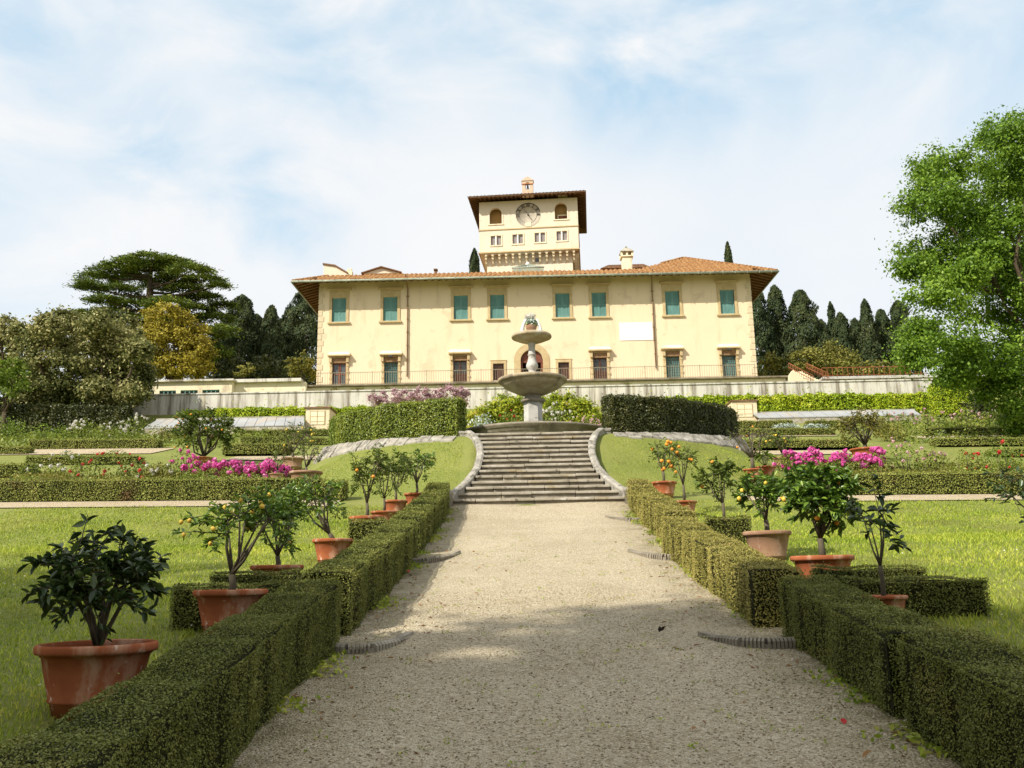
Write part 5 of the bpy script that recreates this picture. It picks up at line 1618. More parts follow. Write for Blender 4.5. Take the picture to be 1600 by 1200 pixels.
ctree('lime_shrub', 'fresh yellow green shrub at the left edge under the holm oak', 'shrub', 46.6, (8, 640), [(8, 575, 26, 22), (20, 600, 26, 22), (-10, 605, 30, 24), (30, 585, 14, 16)], 'lime', .16, 16, 50, None, .5, .12, subr=.36)

for (px, lab) in ((20, 'dark shrub between the holm oak trunks at the left edge'), (75, 'dark shrub behind the trunk of the left holm oak'), (140, 'dark shrub between the two holm oaks'), (190, 'dark shrub right of the holm oak trunks')):
    ctree('laurel_shrub', lab, 'shrub', 53.5, (px, 640), [(px - 14, 612, 28, 22), (px + 14, 618, 28, 20), (px, 600, 24, 16)], 'laurel_dark', .18, 18, 60, 'dark shrubs under the holm oaks', .4, .1)
def carpet(label, n, xr, yr, h, mat, size):
    x = xr[0] + (xr[1] - xr[0]) * RNG.random(n); y = yr[0] + (yr[1] - yr[0]) * RNG.random(n)
    k = np.sin(x * 1.7 + y) + np.sin(x * .9 - y * 1.9) + RNG.normal(size=n) * .5 > -.5
    x, y = x[k], y[k]
    hh = h * (.5 + .5 * np.sin(x * 2.3 + y * 1.1) * np.sin(x * 1.1 - y * 2)) * RNG.random(len(x)) + .03
    c = np.stack([x, y, G(x, y) + hh], 1)
    V, Fq = leaf_v(c, RNG.normal(size=c.shape) * .9 + [0, 0, .6], size * (.6 + .8 * RNG.random(len(x))), .6)
    tag(link('bed_plants', np_mesh('bed_plants', V, [Fq], M[mat])), label, 'plants', kind='stuff')


carpet('low leafy plants covering the left front flower bed', 15000, (-13.5, -5.2), (20.1, 21.8), .42, 'rose', .07)
carpet('low leafy plants covering the right front flower bed', 15000, (5.8, 16), (20.1, 22.0), .42, 'rose', .07)
carpet('dull green ground plants of the second left bed', 9000, (-16, -6.8), (22.8, 25.2), .2, 'shrub', .07)
carpet('dull green ground plants of the second right bed', 9000, (7.5, 18), (22.8, 25.2), .2, 'shrub', .07)
carpet('leafy undergrowth below the dark left hedge', 14000, (-26, -12), (34, 43), .45, 'rose', .12)
carpet('leafy undergrowth of the upper right beds', 14000, (14, 30), (33, 43), .45, 'rose', .12)

# the cedar: flat tiers on long limbs
def cedar():
    Y = 78
    m = pxm(232, 500, Y)
    x0 = at(232, 600, Y)[0]
    base = np.array([x0, Y, g(x0, Y)])
    t = thing('cedar_tree', base, 'great dark cedar with flat spreading tiers above the left trees', 'tree')
    b = MB()
    foot, top = np.zeros(3), at(236, 405, Y) - base
    b.tube([(0, 0, -.3), (top * .3), (top * .6), (top * .8), top], [.95, .75, .5, .3, .1], 12)
    tiers = [(238, 402, 40, 6), (205, 409, 36, 6), (272, 409, 36, 6), (180, 418, 36, 6), (300, 419, 32, 6), (238, 419, 46, 7), (152, 430, 32, 5), (322, 434, 28, 5), (210, 434, 40, 6), (275, 434, 40, 6),
             (140, 444, 22, 4), (340, 444, 14, 4), (185, 450, 36, 6), (290, 450, 40, 6), (165, 466, 26, 5), (315, 462, 34, 6), (205, 472, 36, 6), (262, 470, 36, 6), (180, 486, 36, 6), (130, 488, 22, 4), (305, 482, 38, 7), (350, 474, 20, 4),
             (332, 494, 34, 7), (280, 498, 40, 8), (348, 515, 22, 10), (312, 520, 34, 12), (335, 550, 28, 16), (305, 555, 30, 16), (225, 498, 40, 7)]
    W = []
    for px, py, rx, ry in tiers:
        rx *= .88
        c = at(px, py + 3, Y + RNG.normal() * 1.6) - base
        W.append((c, np.array([rx * m, rx * m * .75, ry * m])))
        f = np.array([0, 0, 0]) + top * min(.95, max(.3, (c[2] - .6) / top[2]))
        mid = (f + c) / 2 + [0, 0, -.25]
        b.tube([f, mid, c], [.17, .10, .03], 6)
    b.build('trunk', M['bark'], t)
    P, D = [], []
    for c, r in W:
        k = int(46 * r[0] * .8)
        d = unit(RNG.normal(size=(k, 3)))
        rad = np.sqrt(RNG.random((k, 1)))
        cc = c + d * [1, 1, 0] / np.maximum(np.linalg.norm(d[:, :2], axis=1, keepdims=True), .1) * rad * r * [1, 1, 0] + np.stack([0 * rad[:, 0], 0 * rad[:, 0], (1 - rad[:, 0] ** 2) * r[2] * 1.0 - r[0] * .16 * rad[:, 0] ** 3 + RNG.normal(size=k) * .05], 1)
        out = unit(cc - c)
        for q in range(k):
            p = cc[q] + RNG.normal(size=(34, 3)) * [.30, .30, .05] + np.abs(RNG.normal(size=(34, 1))) * out[q] * [.28, .28, -.10]
            P.append(p); D.append(np.tile(out[q], (34, 1)))
    P = np.concatenate(P); D = np.concatenate(D)
    tdir = D * [1, 1, .2] + RNG.normal(size=D.shape) * .5
    V, Fq = leaf_v(P, np.array([0, 0, 1.]) + RNG.normal(size=P.shape) * .55, .34 * (.6 + .8 * RNG.random(len(P))), .28, 'rhomb', tdir)
    link('crown', np_mesh('crown', V, [Fq], M['cedar']), t)


cedar()


def cypress(px, ytop, half, Y, label, yb=600, mat='cypress', pw=1.5, name='cypress_tree', irregular=.14, dens=1.0, size=.26, grp='dark cypresses behind the villa garden'):
    x0 = at(px, yb, Y)[0]
    z0 = g(x0, Y)
    topz = at(px, ytop, Y)[2]
    m = pxm(px, 500, Y)
    H = topz - z0; R = half * m
    t = thing(name, (x0, Y, z0), label, 'tree', grp)
    b = MB(); b.tube([(0, 0, -.3), (0, 0, H * .5), (0, 0, H * .93)], [R * .16, R * .10, .03], 8); b.build('trunk', M['bark'], t)
    R *= 1.18
    n = int(15000 * dens * (R * H / 22) ** .8)
    z = RNG.random(n) ** .9
    a = RNG.random(n) * 6.283
    prof = np.minimum(1, (1 - z) * 2.4) ** .50 * np.minimum(1.12, .9 + z * .6)
    lump = 1 + irregular * (np.sin(a * 3 + z * 17) + np.sin(a * 5 - z * 31 + px) + .8 * np.sin(z * 47 + a * 2 + px))
    r = R * prof * lump * (.70 + .34 * RNG.random(n) ** .6)
    P = np.stack([np.cos(a) * r, np.sin(a) * r, (z * .985 + .015) * H], 1)
    out = np.stack([np.cos(a), np.sin(a), 0 * a + .35], 1)
    td = np.stack([np.cos(a) * .35, np.sin(a) * .35, 0 * a + 1], 1) + RNG.normal(size=P.shape) * .35
    V, Fq = leaf_v(P, out + RNG.normal(size=P.shape) * .5, size * (.6 + 1.0 * RNG.random(n)), .42, 'rhomb', td)
    link('crown', np_mesh('crown', V, [Fq], M[mat]), t)


cypress(420, 478, 17, 84, 'slim dark cypress standing alone left of the villa')
cypress(372, 462, 27, 86, 'broad ragged conifer between the cedar and the slim left cypress', irregular=.2, name='conifer_tree')
cypress(396, 492, 22, 90, 'lower dark conifer behind the slim left cypress', irregular=.2, name='conifer_tree')
cypress(476, 452, 34, 88, 'broad dark conifer against the left corner of the villa', irregular=.16, name='conifer_tree')
cypress(450, 480, 22, 92, 'dark conifer behind the broad one at the left villa corner', irregular=.16, name='conifer_tree')
cypress(345, 505, 24, 90, 'dark conifer in the shadow of the cedar', irregular=.2, name='conifer_tree')
cypress(1191, 449, 19, 82, 'dark cypress touching the right corner of the villa')
cypress(1222, 446, 17, 84, 'tall dark cypress, second from the right villa corner')
cypress(1262, 454, 25, 82, 'broadest dark cypress of the row right of the villa')
cypress(1291, 500, 16, 90, 'low cypress just right of the broadest one')
cypress(1309, 472, 8, 92, 'thin pointed cypress rising out of the right row', irregular=.2)
cypress(1323, 489, 15, 88, 'rounded cypress beside the thin pointed one')
cypress(1345, 498, 13, 90, 'small cypress left of the tall slim one near the oak')
cypress(1364, 468, 12, 86, 'tall slim cypress nearest to the oak')
cypress(1388, 484, 17, 88, 'shaggy conifer between the slim cypress and the oak', irregular=.22, name='conifer_tree')
cypress(1416, 470, 18, 92, 'dark conifer half hidden behind the oak foliage', irregular=.2, name='conifer_tree')
cypress(743, 389, 12, 92, 'cypress tip rising behind the villa roof left of the tower')
cypress(1152, 378, 9, 92, 'slim cypress tip rising behind the right wing of the roof', irregular=.12)
GD = 'dark evergreens behind the cypresses'
for (px, cl, lab) in ((1205, [(1200, 520, 24, 34), (1225, 540, 30, 26)], 'dark evergreen filling the gap behind the first right cypresses'), (1285, [(1275, 535, 30, 24), (1300, 530, 26, 24), (1330, 530, 24, 26)], 'dark evergreen behind the olive green bush'),
                      (1400, [(1380, 525, 28, 30), (1410, 515, 28, 34), (1440, 530, 30, 34)], 'dark evergreen between the slim cypress and the oak'), (440, [(400, 530, 26, 34), (445, 530, 30, 36), (480, 525, 24, 34)], 'dark evergreen behind the slim left cypress')):
    ctree('evergreen_tree', lab, 'tree', 97, (px, 600), cl, 'cypress', .30, 30, 70, GD, .8, .25, subr=.36)
GB = 'bushes behind the terrace'
ctree('olive_bush', 'rounded olive green bush in front of the cypresses right of the villa', 'shrub', 72, (1290, 590), [(1290, 552, 36, 20), (1262, 562, 30, 18), (1318, 562, 26, 18), (1300, 575, 36, 14)], 'shrub', .2, 30, 70, GB, .6, .15)
ctree('olive_bush', 'light bush beside the right corner of the villa', 'shrub', 66, (1208, 596), [(1200, 566, 18, 14), (1222, 572, 18, 14), (1208, 584, 26, 12)], 'shrub', .2, 16, 46, GB, .5, .1)
ctree('olive_bush', 'low yellowish bush behind the rusty balcony railing', 'shrub', 64, (1340, 592), [(1310, 576, 24, 10), (1345, 574, 28, 12), (1385, 576, 28, 12), (1425, 574, 26, 14)], 'shrub', .18, 16, 46, GB, .5, .1)
ctree('olive_bush', 'dark bush between villa corner and olive bush', 'shrub', 76, (1246, 592), [(1240, 566, 24, 22), (1262, 580, 24, 16)], 'laurel_dark', .22, 16, 46, GB, .5, .1)
ctree('olive_bush', 'light bush against the left corner of the villa', 'shrub', 66, (472, 596), [(474, 566, 20, 16), (462, 580, 16, 12), (486, 582, 12, 12)], 'shrub', .2, 16, 50, GB, .5, .1)
ctree('olive_bush', 'small pale bush on the terrace left of the villa', 'shrub', 66, (384, 596), [(384, 577, 14, 9), (376, 584, 10, 6)], 'shrub', .18, 12, 40, GB, .4, .08)
ctree('olive_bush', 'dark bush below the slim left cypress', 'shrub', 80, (424, 596), [(410, 572, 24, 18), (440, 574, 22, 16), (355, 570, 24, 22), (330, 580, 20, 14)], 'laurel_dark', .24, 14, 44, GB, .6, .1)

# climbers and bushes round the fountain plaza
GC = 'bushes behind the fountain'
ctree('bay_bush', 'bright yellow green bush behind the fountain, left hump', 'shrub', 36.5, (790, 668), [(790, 636, 40.8, 23.0), (760, 652, 33.6, 20.7), (815, 642, 26.4, 27.599999999999998), (745, 662, 19.2, 16.099999999999998), (800, 657, 36.0, 18.4)], 'vine_mix', .11, 60, 70, GC, .3, .06, subabs=.30, shell=.4)
ctree('bay_bush', 'bright yellow green bush behind the fountain, right hump', 'shrub', 36.5, (885, 668), [(880, 634, 40.8, 23.0), (850, 642, 26.4, 27.599999999999998), (910, 648, 33.6, 20.7), (935, 660, 19.2, 16.099999999999998), (885, 657, 38.4, 18.4)], 'vine_mix', .11, 60, 70, GC, .3, .06, subabs=.30, shell=.4)


def bush(name, label, px, py, wpx, hpx, leaf, fl=None, nfl=0, fs=.09, group=None, Y=None, size=.07, cat='flower bush', n=700, dense=1.0, spread=1.0):
    p = gp(px, py) if Y is None else at(px, py, Y)
    m = pxm(px, py, p[1])
    w2, h = wpx * m / 2, hpx * m
    base = np.array([p[0], p[1] + .25 * w2, g(p[0], p[1] + .25 * w2)])
    if Y is not None: base[2] = max(base[2], p[2] - .4) if base[2] > p[2] - 1 else base[2]
    hh = h if Y is None else max(h, p[2] + h - base[2])
    t = thing(name, base, label, cat, group)
    cl = []
    k = max(4, int(7 * w2 / max(h, .2)))
    for i in range(k):
        fx = (i + .5) / k * 2 - 1 + RNG.normal() * .1
        r = hh * (.30 + .16 * RNG.random())
        cl.append(((fx * (w2 - r * .6), RNG.normal() * .18 * w2, hh * (.30 + .32 * RNG.random() * (1.1 - abs(fx)))), (r * 1.1, r, r)))
    b = MB()
    for i in range(5):
        c = cl[i * len(cl) // 5][0]
        b.tube([(c[0] * .4, c[1] * .3, -.1), (c[0] * .8, c[1] * .7, c[2] * .5), (c[0] * 1.02, c[1], c[2] + .1)], [.018, .012, .005], 5)
    b.build('stems', M['bark_pale'], t)
    leaf_cloud('foliage', [(c, r, n * dense / k) for c, r in cl], size, M[leaf], t, None, .6, .9)
    if fl == 'white_fl' and nfl > 14: nfl = int(nfl * .6)
    if fl:
        pr = None
        for i in range(nfl):
            c, r = cl[RNG.integers(len(cl))]
            d = unit(RNG.normal(size=(1, 3)) + [[0, -.8, .8]])[0]
            q = np.array(c) + d * np.array(r) * (.95 + .2 * RNG.random())
            if pr is None:
                pts, dd = blob_pts((0, 0, 0), (1, 1, .8), 34, RNG, .3)
                V, Fq = leaf_v(pts, dd + RNG.normal(size=dd.shape) * .3, .9, .85)
                pr = np_mesh('blossom', V, [Fq], M[fl])
            o = link('blossom', pr, t, q)
            s = fs * (.55 + .6 * RNG.random()) * .5
            o.scale = (s, s, s); o.rotation_euler = (RNG.random() * 6, RNG.random() * 6, RNG.random() * 6)
    return t


bush('white_rose_bush', 'white flowered bush right of the fountain column, behind the basin', 866, 664, 56, 40, 'citrus_pale', 'white_fl', 60, .13, None, 33.5, .09, 'rose bush')
bush('rose_bush', 'pale pink rose bush at the foot of the dark tall hedge behind the basin', 918, 666, 44, 26, 'rose', 'pink', 36, .11, None, 32.5, .08, 'rose bush')
bush('silver_bush', 'grey green leafy bush behind the basin, left of the column', 752, 664, 36, 26, 'silver', None, 0, .1, None, 32.5, .08, 'shrub', 420)
bush('rose_bush', 'green rose bush with orange leaves left of the fountain column', 800, 664, 50, 36, 'rose', 'red_fl', 8, .09, None, 33.5, .09, 'rose bush')
ctree('pink_climber', 'mauve pink flowering climber above the sunlit tall hedge', 'climber', 46, (655, 640),
      [(590, 620, 20, 10), (625, 618, 26, 12), (660, 616, 26, 12), (700, 613, 26, 12), (722, 614, 14, 10), (605, 632, 26, 10), (640, 632, 30, 14), (680, 632, 30, 14), (715, 630, 18, 14)], 'mauve', .12, 20, 42, None, .3, .06, subr=.34)

GP2 = 'magenta flower bushes of the front beds'
for i, (px, py, w, h, nf, lab) in enumerate([(282, 750, 60, 50, 12, 'bush with a few tall magenta heads, leftmost of the left magenta group'), (325, 751, 60, 42, 16, 'magenta flowered bush below the big left orange tree'),
                                            (372, 751, 56, 36, 30, 'magenta flowered bush in the middle of the left front bed'), (414, 751, 50, 32, 34, 'densest magenta bush beside the left terracotta pots'), (442, 751, 30, 28, 14, 'small magenta bush right next to the left pots'),
                                            (1235, 738, 44, 36, 16, 'small magenta bush next to the right terracotta pots'), (1270, 738, 52, 38, 32, 'densest magenta bush of the right front bed'), (1318, 738, 50, 34, 20, 'magenta bush in front of the wide right pot'),
                                            (1368, 738, 54, 42, 26, 'magenta bush with tall heads right of the wide pot')]):
    bush('magenta_bush', lab, px, py, w, h, 'rose', 'magenta', int(nf * 1.4), .165, GP2, None, .055, n=620)
GR2 = 'mixed rose and flower bushes of the beds'
for (px, py, w, h, lf, fl, nf, lab) in [(60, 748, 80, 32, 'rose', 'white_fl', 9, 'leafy bed plant with a few white flowers at the far left'), (135, 749, 80, 36, 'rose', 'red_fl', 9, 'leafy bed plant with red flowers in the left front bed'),
                                       (205, 749, 76, 38, 'rose', 'red_fl', 10, 'leafy bed plant with red flowers left of the magenta group'), (240, 750, 50, 30, 'shrub', 'white_fl', 8, 'low bed plant with white flowers beside the magenta group'),
                                       (100, 727, 60, 24, 'rose', 'white_fl', 12, 'pale flowered plant in the second left bed'), (170, 722, 60, 22, 'rose', 'red_fl', 8, 'red flowered plant in the second left bed'),
                                       (12, 690, 60, 46, 'lime', None, 0, 'fresh green bush below the dark left hedge'), (75, 690, 60, 36, 'lime', None, 0, 'yellow green bush left of the white roses'), (128, 690, 46, 44, 'rose', 'white_fl', 40, 'left white rose bush under the dark hedge'),
                                       (165, 690, 40, 34, 'rose', 'white_fl', 16, 'smaller white rose bush between the two big ones'), (205, 694, 60, 56, 'rose', 'white_fl', 60, 'big white rose bush tumbling over the hedge on the left'), (262, 692, 60, 40, 'shrub', None, 0, 'dull green bush left of the big orange tree'),
                                       (40, 668, 90, 30, 'shrub', None, 0, 'dark leafy bush under the dark left hedge'), (120, 668, 90, 26, 'shrub', None, 0, 'leafy bush behind the left white roses'),
                                       (1420, 738, 70, 60, 'lime', 'pink', 14, 'tall fresh green rose bush right of the magenta group'), (1465, 738, 60, 40, 'rose', 'pink', 14, 'rose bush with pink blooms behind the right front hedge'), (1520, 740, 70, 44, 'rose', 'red_fl', 8, 'rose bush with few red blooms toward the right edge'),
                                       (1575, 742, 60, 60, 'lime', 'red_fl', 6, 'tall rose bush at the right edge behind the front hedge'), (1400, 668, 70, 30, 'rose', 'pink', 14, 'rose bush with coral blooms below the right end of the wall'), (1455, 668, 70, 30, 'rose', 'pink', 16, 'rose bush below the bright clipped hedge block'),
                                       (1520, 668, 70, 32, 'rose', 'pink', 12, 'pink rose bush under the oak'), (1580, 668, 60, 40, 'lime', 'pink', 8, 'rose bush under the oak at the right edge'), (1395, 690, 50, 40, 'shrub', None, 0, 'green bush behind the round right bush'),
                                       (1230, 671, 40, 11, 'silver', None, 0, 'silver cushion plant, left one in the right parterre'), (1275, 672, 46, 11, 'silver', None, 0, 'silver cushion plant, right one in the right parterre'), (505, 674, 36, 9, 'silver', None, 0, 'silver cushion plant under the left shed')]:
    bush('silver_plant' if lf == 'silver' else 'rose_bush' if fl else 'leafy_bush', lab, px, py, w, h, lf, fl, nf, .11 if py > 700 else .13, GR2, None, .06 if py > 715 else .09, 'rose bush' if fl else 'plant', 560)


# ------------------------------------------------------------------ potted citrus
def pot_solve(px, rim, wpx, ratio):
    """distance at which a pot of that rim width stands on the ground"""
    best = None
    for Y in np.arange(3.5, 40, .04):
        m = pxm(px, rim, Y)
        D = wpx * m
        p = at(px, rim, Y)
        dz = (p[2] - ratio * D) - g(p[0], Y)
        if best is None or abs(dz) < best[0]: best = (abs(dz), Y, D)
        if best[0] < .02 and abs(dz) > .1: break
    return best


def make_pot(t, D, H, mat, slim=.62):
    R = D / 2
    b = MB()
    rh = .13 * H
    b.lathe([(.001, 0), (R * slim, 0), (R * (slim + .07), H * .22), (R * (slim + .10), H * .235), (R * (slim + .115), H * .26), (R * (slim + .10), H * .285), (R * .82, H * .62), (R * .875, H - rh * 1.35), (R * .90, H - rh * 1.25), (R * .92, H - rh * 1.05), (R * .985, H - rh * .95), (R, H - rh * .7),
             (R, H - rh * .25), (R * .985, H - .004), (R * .95, H), (R * .90, H - .006), (R * .86, H - rh * .7), (R * .84, H - rh * 1.4)], 40)
    b.build('pot', mat, t)
    s = MB(); s.lathe([(R * .85, H - rh * 1.15), (R * .4, H - rh * .95), (.001, H - rh * .9)], 20); s.build('soil', M['soil'], t)


def citrus(t, z0, wl, wr, h, leaf_mat, nleaf, lsize, fruit=None, nfr=0, fr_r=.03, stem=.30, limbs=6, twigs=7, tk=.03, rng=None, bias=0, open_=.0, lean=0.0):
    """plant standing at height z0 of thing t: crown spans -wl..wr sideways and up to h; stem = clear stem share of h"""
    rng = rng or RNG
    w = (wl + wr) / 2; cx = (wr - wl) / 2
    fork = np.array([lean * stem, 0, z0 + h * stem])
    b = MB()
    b.tube([(0, 0, z0 - .06), (lean * stem * .4 + .01, .01, z0 + h * stem * .5), fork], [tk * 1.35, tk * 1.05, tk], 8)
    cc = np.array([cx, 0, z0 + h * (stem + (1 - stem) * .52)])
    rad = np.array([w, w * .85, h * (1 - stem) * .52])
    LV, TD = [], []
    tips = []
    for i in range(limbs):
        a = 6.283 * (i + rng.random() * .6) / limbs
        el = rng.uniform(-.15, .75)
        d = np.array([math.cos(a) * math.cos(el), math.sin(a) * math.cos(el), math.sin(el)])
        e = cc + d * rad * rng.uniform(.35, .6)
        mid = fork * .55 + e * .45 + rng.normal(size=3) * .06 * w + [0, 0, -.04 * h]
        b.tube([fork, mid, e], [tk * .62, tk * .42, tk * .26], 6)
        for k in range(twigs):
            d2 = unit((d * .9 + rng.normal(size=3) * .75)[None])[0]
            tip = cc + d2 * rad * rng.uniform(.78, 1.08)
            m1 = e * .5 + tip * .5 + rng.normal(size=3) * .05 * w
            b.tube([e, m1, tip], [tk * .2, tk * .13, tk * .06], 5)
            tips.append((e, m1, tip))
    for e, m1, tip in tips:
        k = rng.poisson(nleaf / len(tips))
        u = rng.random(k) ** .65
        base = np.where(u[:, None] < .5, e + (m1 - e) * u[:, None] * 2, m1 + (tip - m1) * (u[:, None] * 2 - 1))
        dr = unit((tip - m1)[None] * np.ones((k, 1)))
        td = dr * .8 + rng.normal(size=(k, 3)) * .75 + [0, 0, -.05]
        LV.append(base); TD.append(unit(td))
    P = np.concatenate(LV); T = np.concatenate(TD)
    nn = np.array([0, 0, 1.]) + rng.normal(size=P.shape) * .55
    V, Fq = leaf_v(P, nn, lsize * (.6 + .65 * rng.random(len(P))), .40, 'leaf6', T, rng)
    b.build('trunk', M['bark_pale'], t)
    link('foliage', np_mesh('foliage', V, [Fq], M[leaf_mat]), t)
    if fruit:
        fb = MB(); fb.ball((0, 0, 0), 1, 14, 10, 1.15 if fruit == 'lemon' else .95)
        me = fb.mesh(fruit + '_fruit', M[fruit])
        for i in range(nfr):
            e, m1, tip = tips[rng.integers(len(tips))]
            f = rng.uniform(.2, 1)
            p = m1 * (1 - f) + tip * f + np.array([0, -.12 * w * rng.random(), -fr_r * 1.3])
            o = link('fruit', me, t, p); s = fr_r * rng.uniform(.8, 1.15); o.scale = (s, s, s); o.rotation_euler = (rng.random() * .8, rng.random() * .8, rng.random() * 6)


def potted(name, label, cat, px, rim, wpx, ratio, wl, wr, hpx, leaf, nleaf, lsize, fruit=None, nfr=0, fr=.035, stem=.22, group='potted citrus trees along the path', pot='terracotta', Y=None, seed=1, tk=.03, limbs=6, twigs=7, lean=0, slim=.62):
    rng = np.random.default_rng(seed)
    if Y is None:
        _, Y, D = pot_solve(px, rim, wpx, ratio)
    p = at(px, rim, Y); m = pxm(px, rim, Y)
    D = wpx * m; H = ratio * D
    gz = g(p[0], Y)
    zb = p[2] - H
    t = thing(name, (p[0], Y, zb), label, cat, group)
    if zb > gz + .04:                                   # a plinth under pots that stand higher than the ground
        b = MB(); b.box(-D * .36, D * .36, -D * .36, D * .36, gz - zb - .15, -.002); b.build('plinth', M['stone'], t, bevel=.01)
    make_pot(t, D, H, M[pot], slim)
    citrus(t, H * .88, wl * m, wr * m, hpx * m + H * .12, leaf, nleaf, lsize, fruit, nfr, fr, stem, limbs, twigs, tk, rng, lean=lean)
    return Y


PC = potted
info = []
A = info.append
A(PC('potted_citrus', 'big dark leaved citrus in the largest terracotta pot, lower left corner', 'potted tree', 153, 1004, 178, .62, 112, 98, 185, 'citrus_dark', 1250, .078, None, 0, .03, .02, seed=3, tk=.030, limbs=8, twigs=8))
A(PC('potted_lemon', 'open branched lemon tree with yellow fruit in front of the near left hedge arm', 'potted tree', 361, 921, 113, .62, 80, 128, 150, 'citrus', 1000, .062, 'lemon', 22, .0175, .20, Y=6.88, seed=8, tk=.026, limbs=7, twigs=5))
A(PC('potted_lemon', 'dark lemon bush whose low pot rim shows just above the left hedge arms', 'potted tree', 433, 883, 82, .62, 62, 62, 128, 'citrus', 800, .07, 'lemon', 6, .019, .15, seed=12, tk=.024))
A(PC('potted_citrus', 'leaning dark citrus in the light terracotta pot left of the path', 'potted tree', 520, 842, 63, .68, 80, 25, 105, 'citrus', 650, .075, None, 0, .03, .12, seed=15, tk=.028, lean=-.35))
A(PC('potted_citrus', 'leafy citrus in the tall banded terracotta pot left of the path', 'potted tree', 573, 807, 55, .72, 34, 40, 112, 'citrus_pale', 850, .075, 'orange', 2, .026, .22, seed=18, tk=.026))
A(PC('potted_citrus', 'small citrus in the low rimmed pot right behind the banded pot', 'potted tree', 600, 799, 42, .6, 30, 36, 88, 'citrus_pale', 520, .075, None, 0, .03, .25, seed=21, tk=.022))
A(PC('potted_citrus', 'slender citrus in the third pot from the stairs on the left', 'potted tree', 618, 782, 38, .7, 28, 34, 78, 'citrus_pale', 480, .075, None, 0, .03, .25, seed=24, tk=.022))
A(PC('potted_citrus', 'bushy young citrus in the left pot nearest the stairs', 'potted tree', 651, 771, 40, .62, 38, 34, 76, 'citrus', 620, .085, None, 0, .03, .24, seed=27, tk=.026))
A(PC('potted_citrus', 'brownish citrus in a pale pot behind the left magenta flowers', 'potted tree', 457, 716, 35, .55, 30, 44, 60, 'citrus_pale', 420, .085, 'lemon', 9, .030, .18, pot='terracotta_old', seed=30, tk=.035, slim=.75))
A(PC('potted_citrus', 'twiggy plant in the wide terracotta pot beside the left magenta flowers', 'potted tree', 478, 737, 52, .60, 24, 30, 50, 'citrus_pale', 90, .09, None, 0, .03, .2, pot='terracotta_old', seed=33, tk=.03, slim=.72))
A(PC('potted_citrus', 'thin young citrus beside the wide left pot', 'potted tree', 433, 740, 24, .6, 18, 26, 36, 'citrus_pale', 80, .08, None, 0, .03, .2, pot='terracotta_old', seed=34, tk=.02))
A(PC('potted_orange', 'large round orange bush with small fruit in the middle of the left parterre', 'potted tree', 318, 715, 34, .3, 58, 56, 76, 'citrus_pale', 4400, .10, 'orange', 22, .030, .04, seed=36, tk=.06, limbs=9, twigs=9))
A(PC('potted_sapling', 'sparse sapling with few big leaves in the near right pot', 'potted tree', 1380, 930, 72, .62, 52, 52, 190, 'citrus_dark', 120, .09, None, 0, .03, .26, Y=6.95, seed=41, tk=.016, limbs=4, twigs=3))
A(PC('potted_orange', 'dense green orange tree with orange fruit in the wide right pot', 'potted tree', 1284, 868, 96, .62, 62, 66, 146, 'citrus', 2600, .085, 'orange', 5, .027, .22, seed=44, tk=.030, limbs=9, twigs=9))
A(PC('potted_lemon', 'lemon tree with yellow fruit in the large grey brown pot on the right', 'potted tree', 1198, 830, 74, .70, 46, 46, 92, 'citrus', 1000, .08, 'lemon', 9, .026, .24, pot='terracotta_old', seed=47, tk=.028))
A(PC('potted_citrus', 'pale leaved citrus in the pale pot behind the small right hedge arm', 'potted tree', 1131, 811, 53, .62, 46, 36, 92, 'citrus_pale', 900, .075, 'orange', 2, .027, .30, pot='terracotta_old', seed=50, tk=.022))
A(PC('potted_orange', 'slender orange tree in the low pot second from the stairs on the right', 'potted tree', 1069, 783, 40, .6, 24, 26, 92, 'citrus_pale', 280, .085, 'orange', 9, .031, .30, seed=53, tk=.022))
A(PC('potted_orange', 'little orange tree full of fruit in the right pot nearest the stairs', 'potted tree', 1037, 753, 41, .62, 24, 32, 72, 'citrus_pale', 300, .085, 'orange', 16, .037, .26, seed=56, tk=.026))
A(PC('potted_succulent', 'small spiky plant in a banded pot at the right end of the mound', 'potted plant', 1196, 729, 32, .62, 24, 16, 26, 'lime', 60, .16, None, 0, .03, .1, seed=59, tk=.02))
A(PC('potted_citrus', 'small fruiting citrus in the pale pot beside the right magenta flowers', 'potted tree', 1222, 715, 28, .6, 26, 28, 44, 'citrus_pale', 480, .08, 'lemon', 8, .028, .2, pot='terracotta_old', seed=62, tk=.03))
A(PC('potted_citrus', 'almost bare citrus with twisted branches right of the dark tall hedge', 'potted tree', 1176, 733, 30, .6, 44, 40, 78, 'citrus_pale', 90, .08, 'orange', 3, .03, .25, seed=65, tk=.045, limbs=7, twigs=6))
A(PC('potted_citrus', 'round dense citrus bush in the wide shallow pot of the right parterre', 'potted tree', 1352, 701, 48, .45, 46, 46, 62, 'shrub', 1900, .085, None, 0, .03, .14, seed=68, tk=.06, limbs=9, twigs=8))
A(PC('potted_citrus', 'dark citrus reaching in from the right edge of the photo', 'potted tree', 1672, 880, 90, .62, 118, 70, 170, 'citrus_dark', 330, .085, 'orange', 3, .035, .2, seed=71, tk=.022, Y=9.0))
print('POT Y', [round(float(v), 1) for v in info])

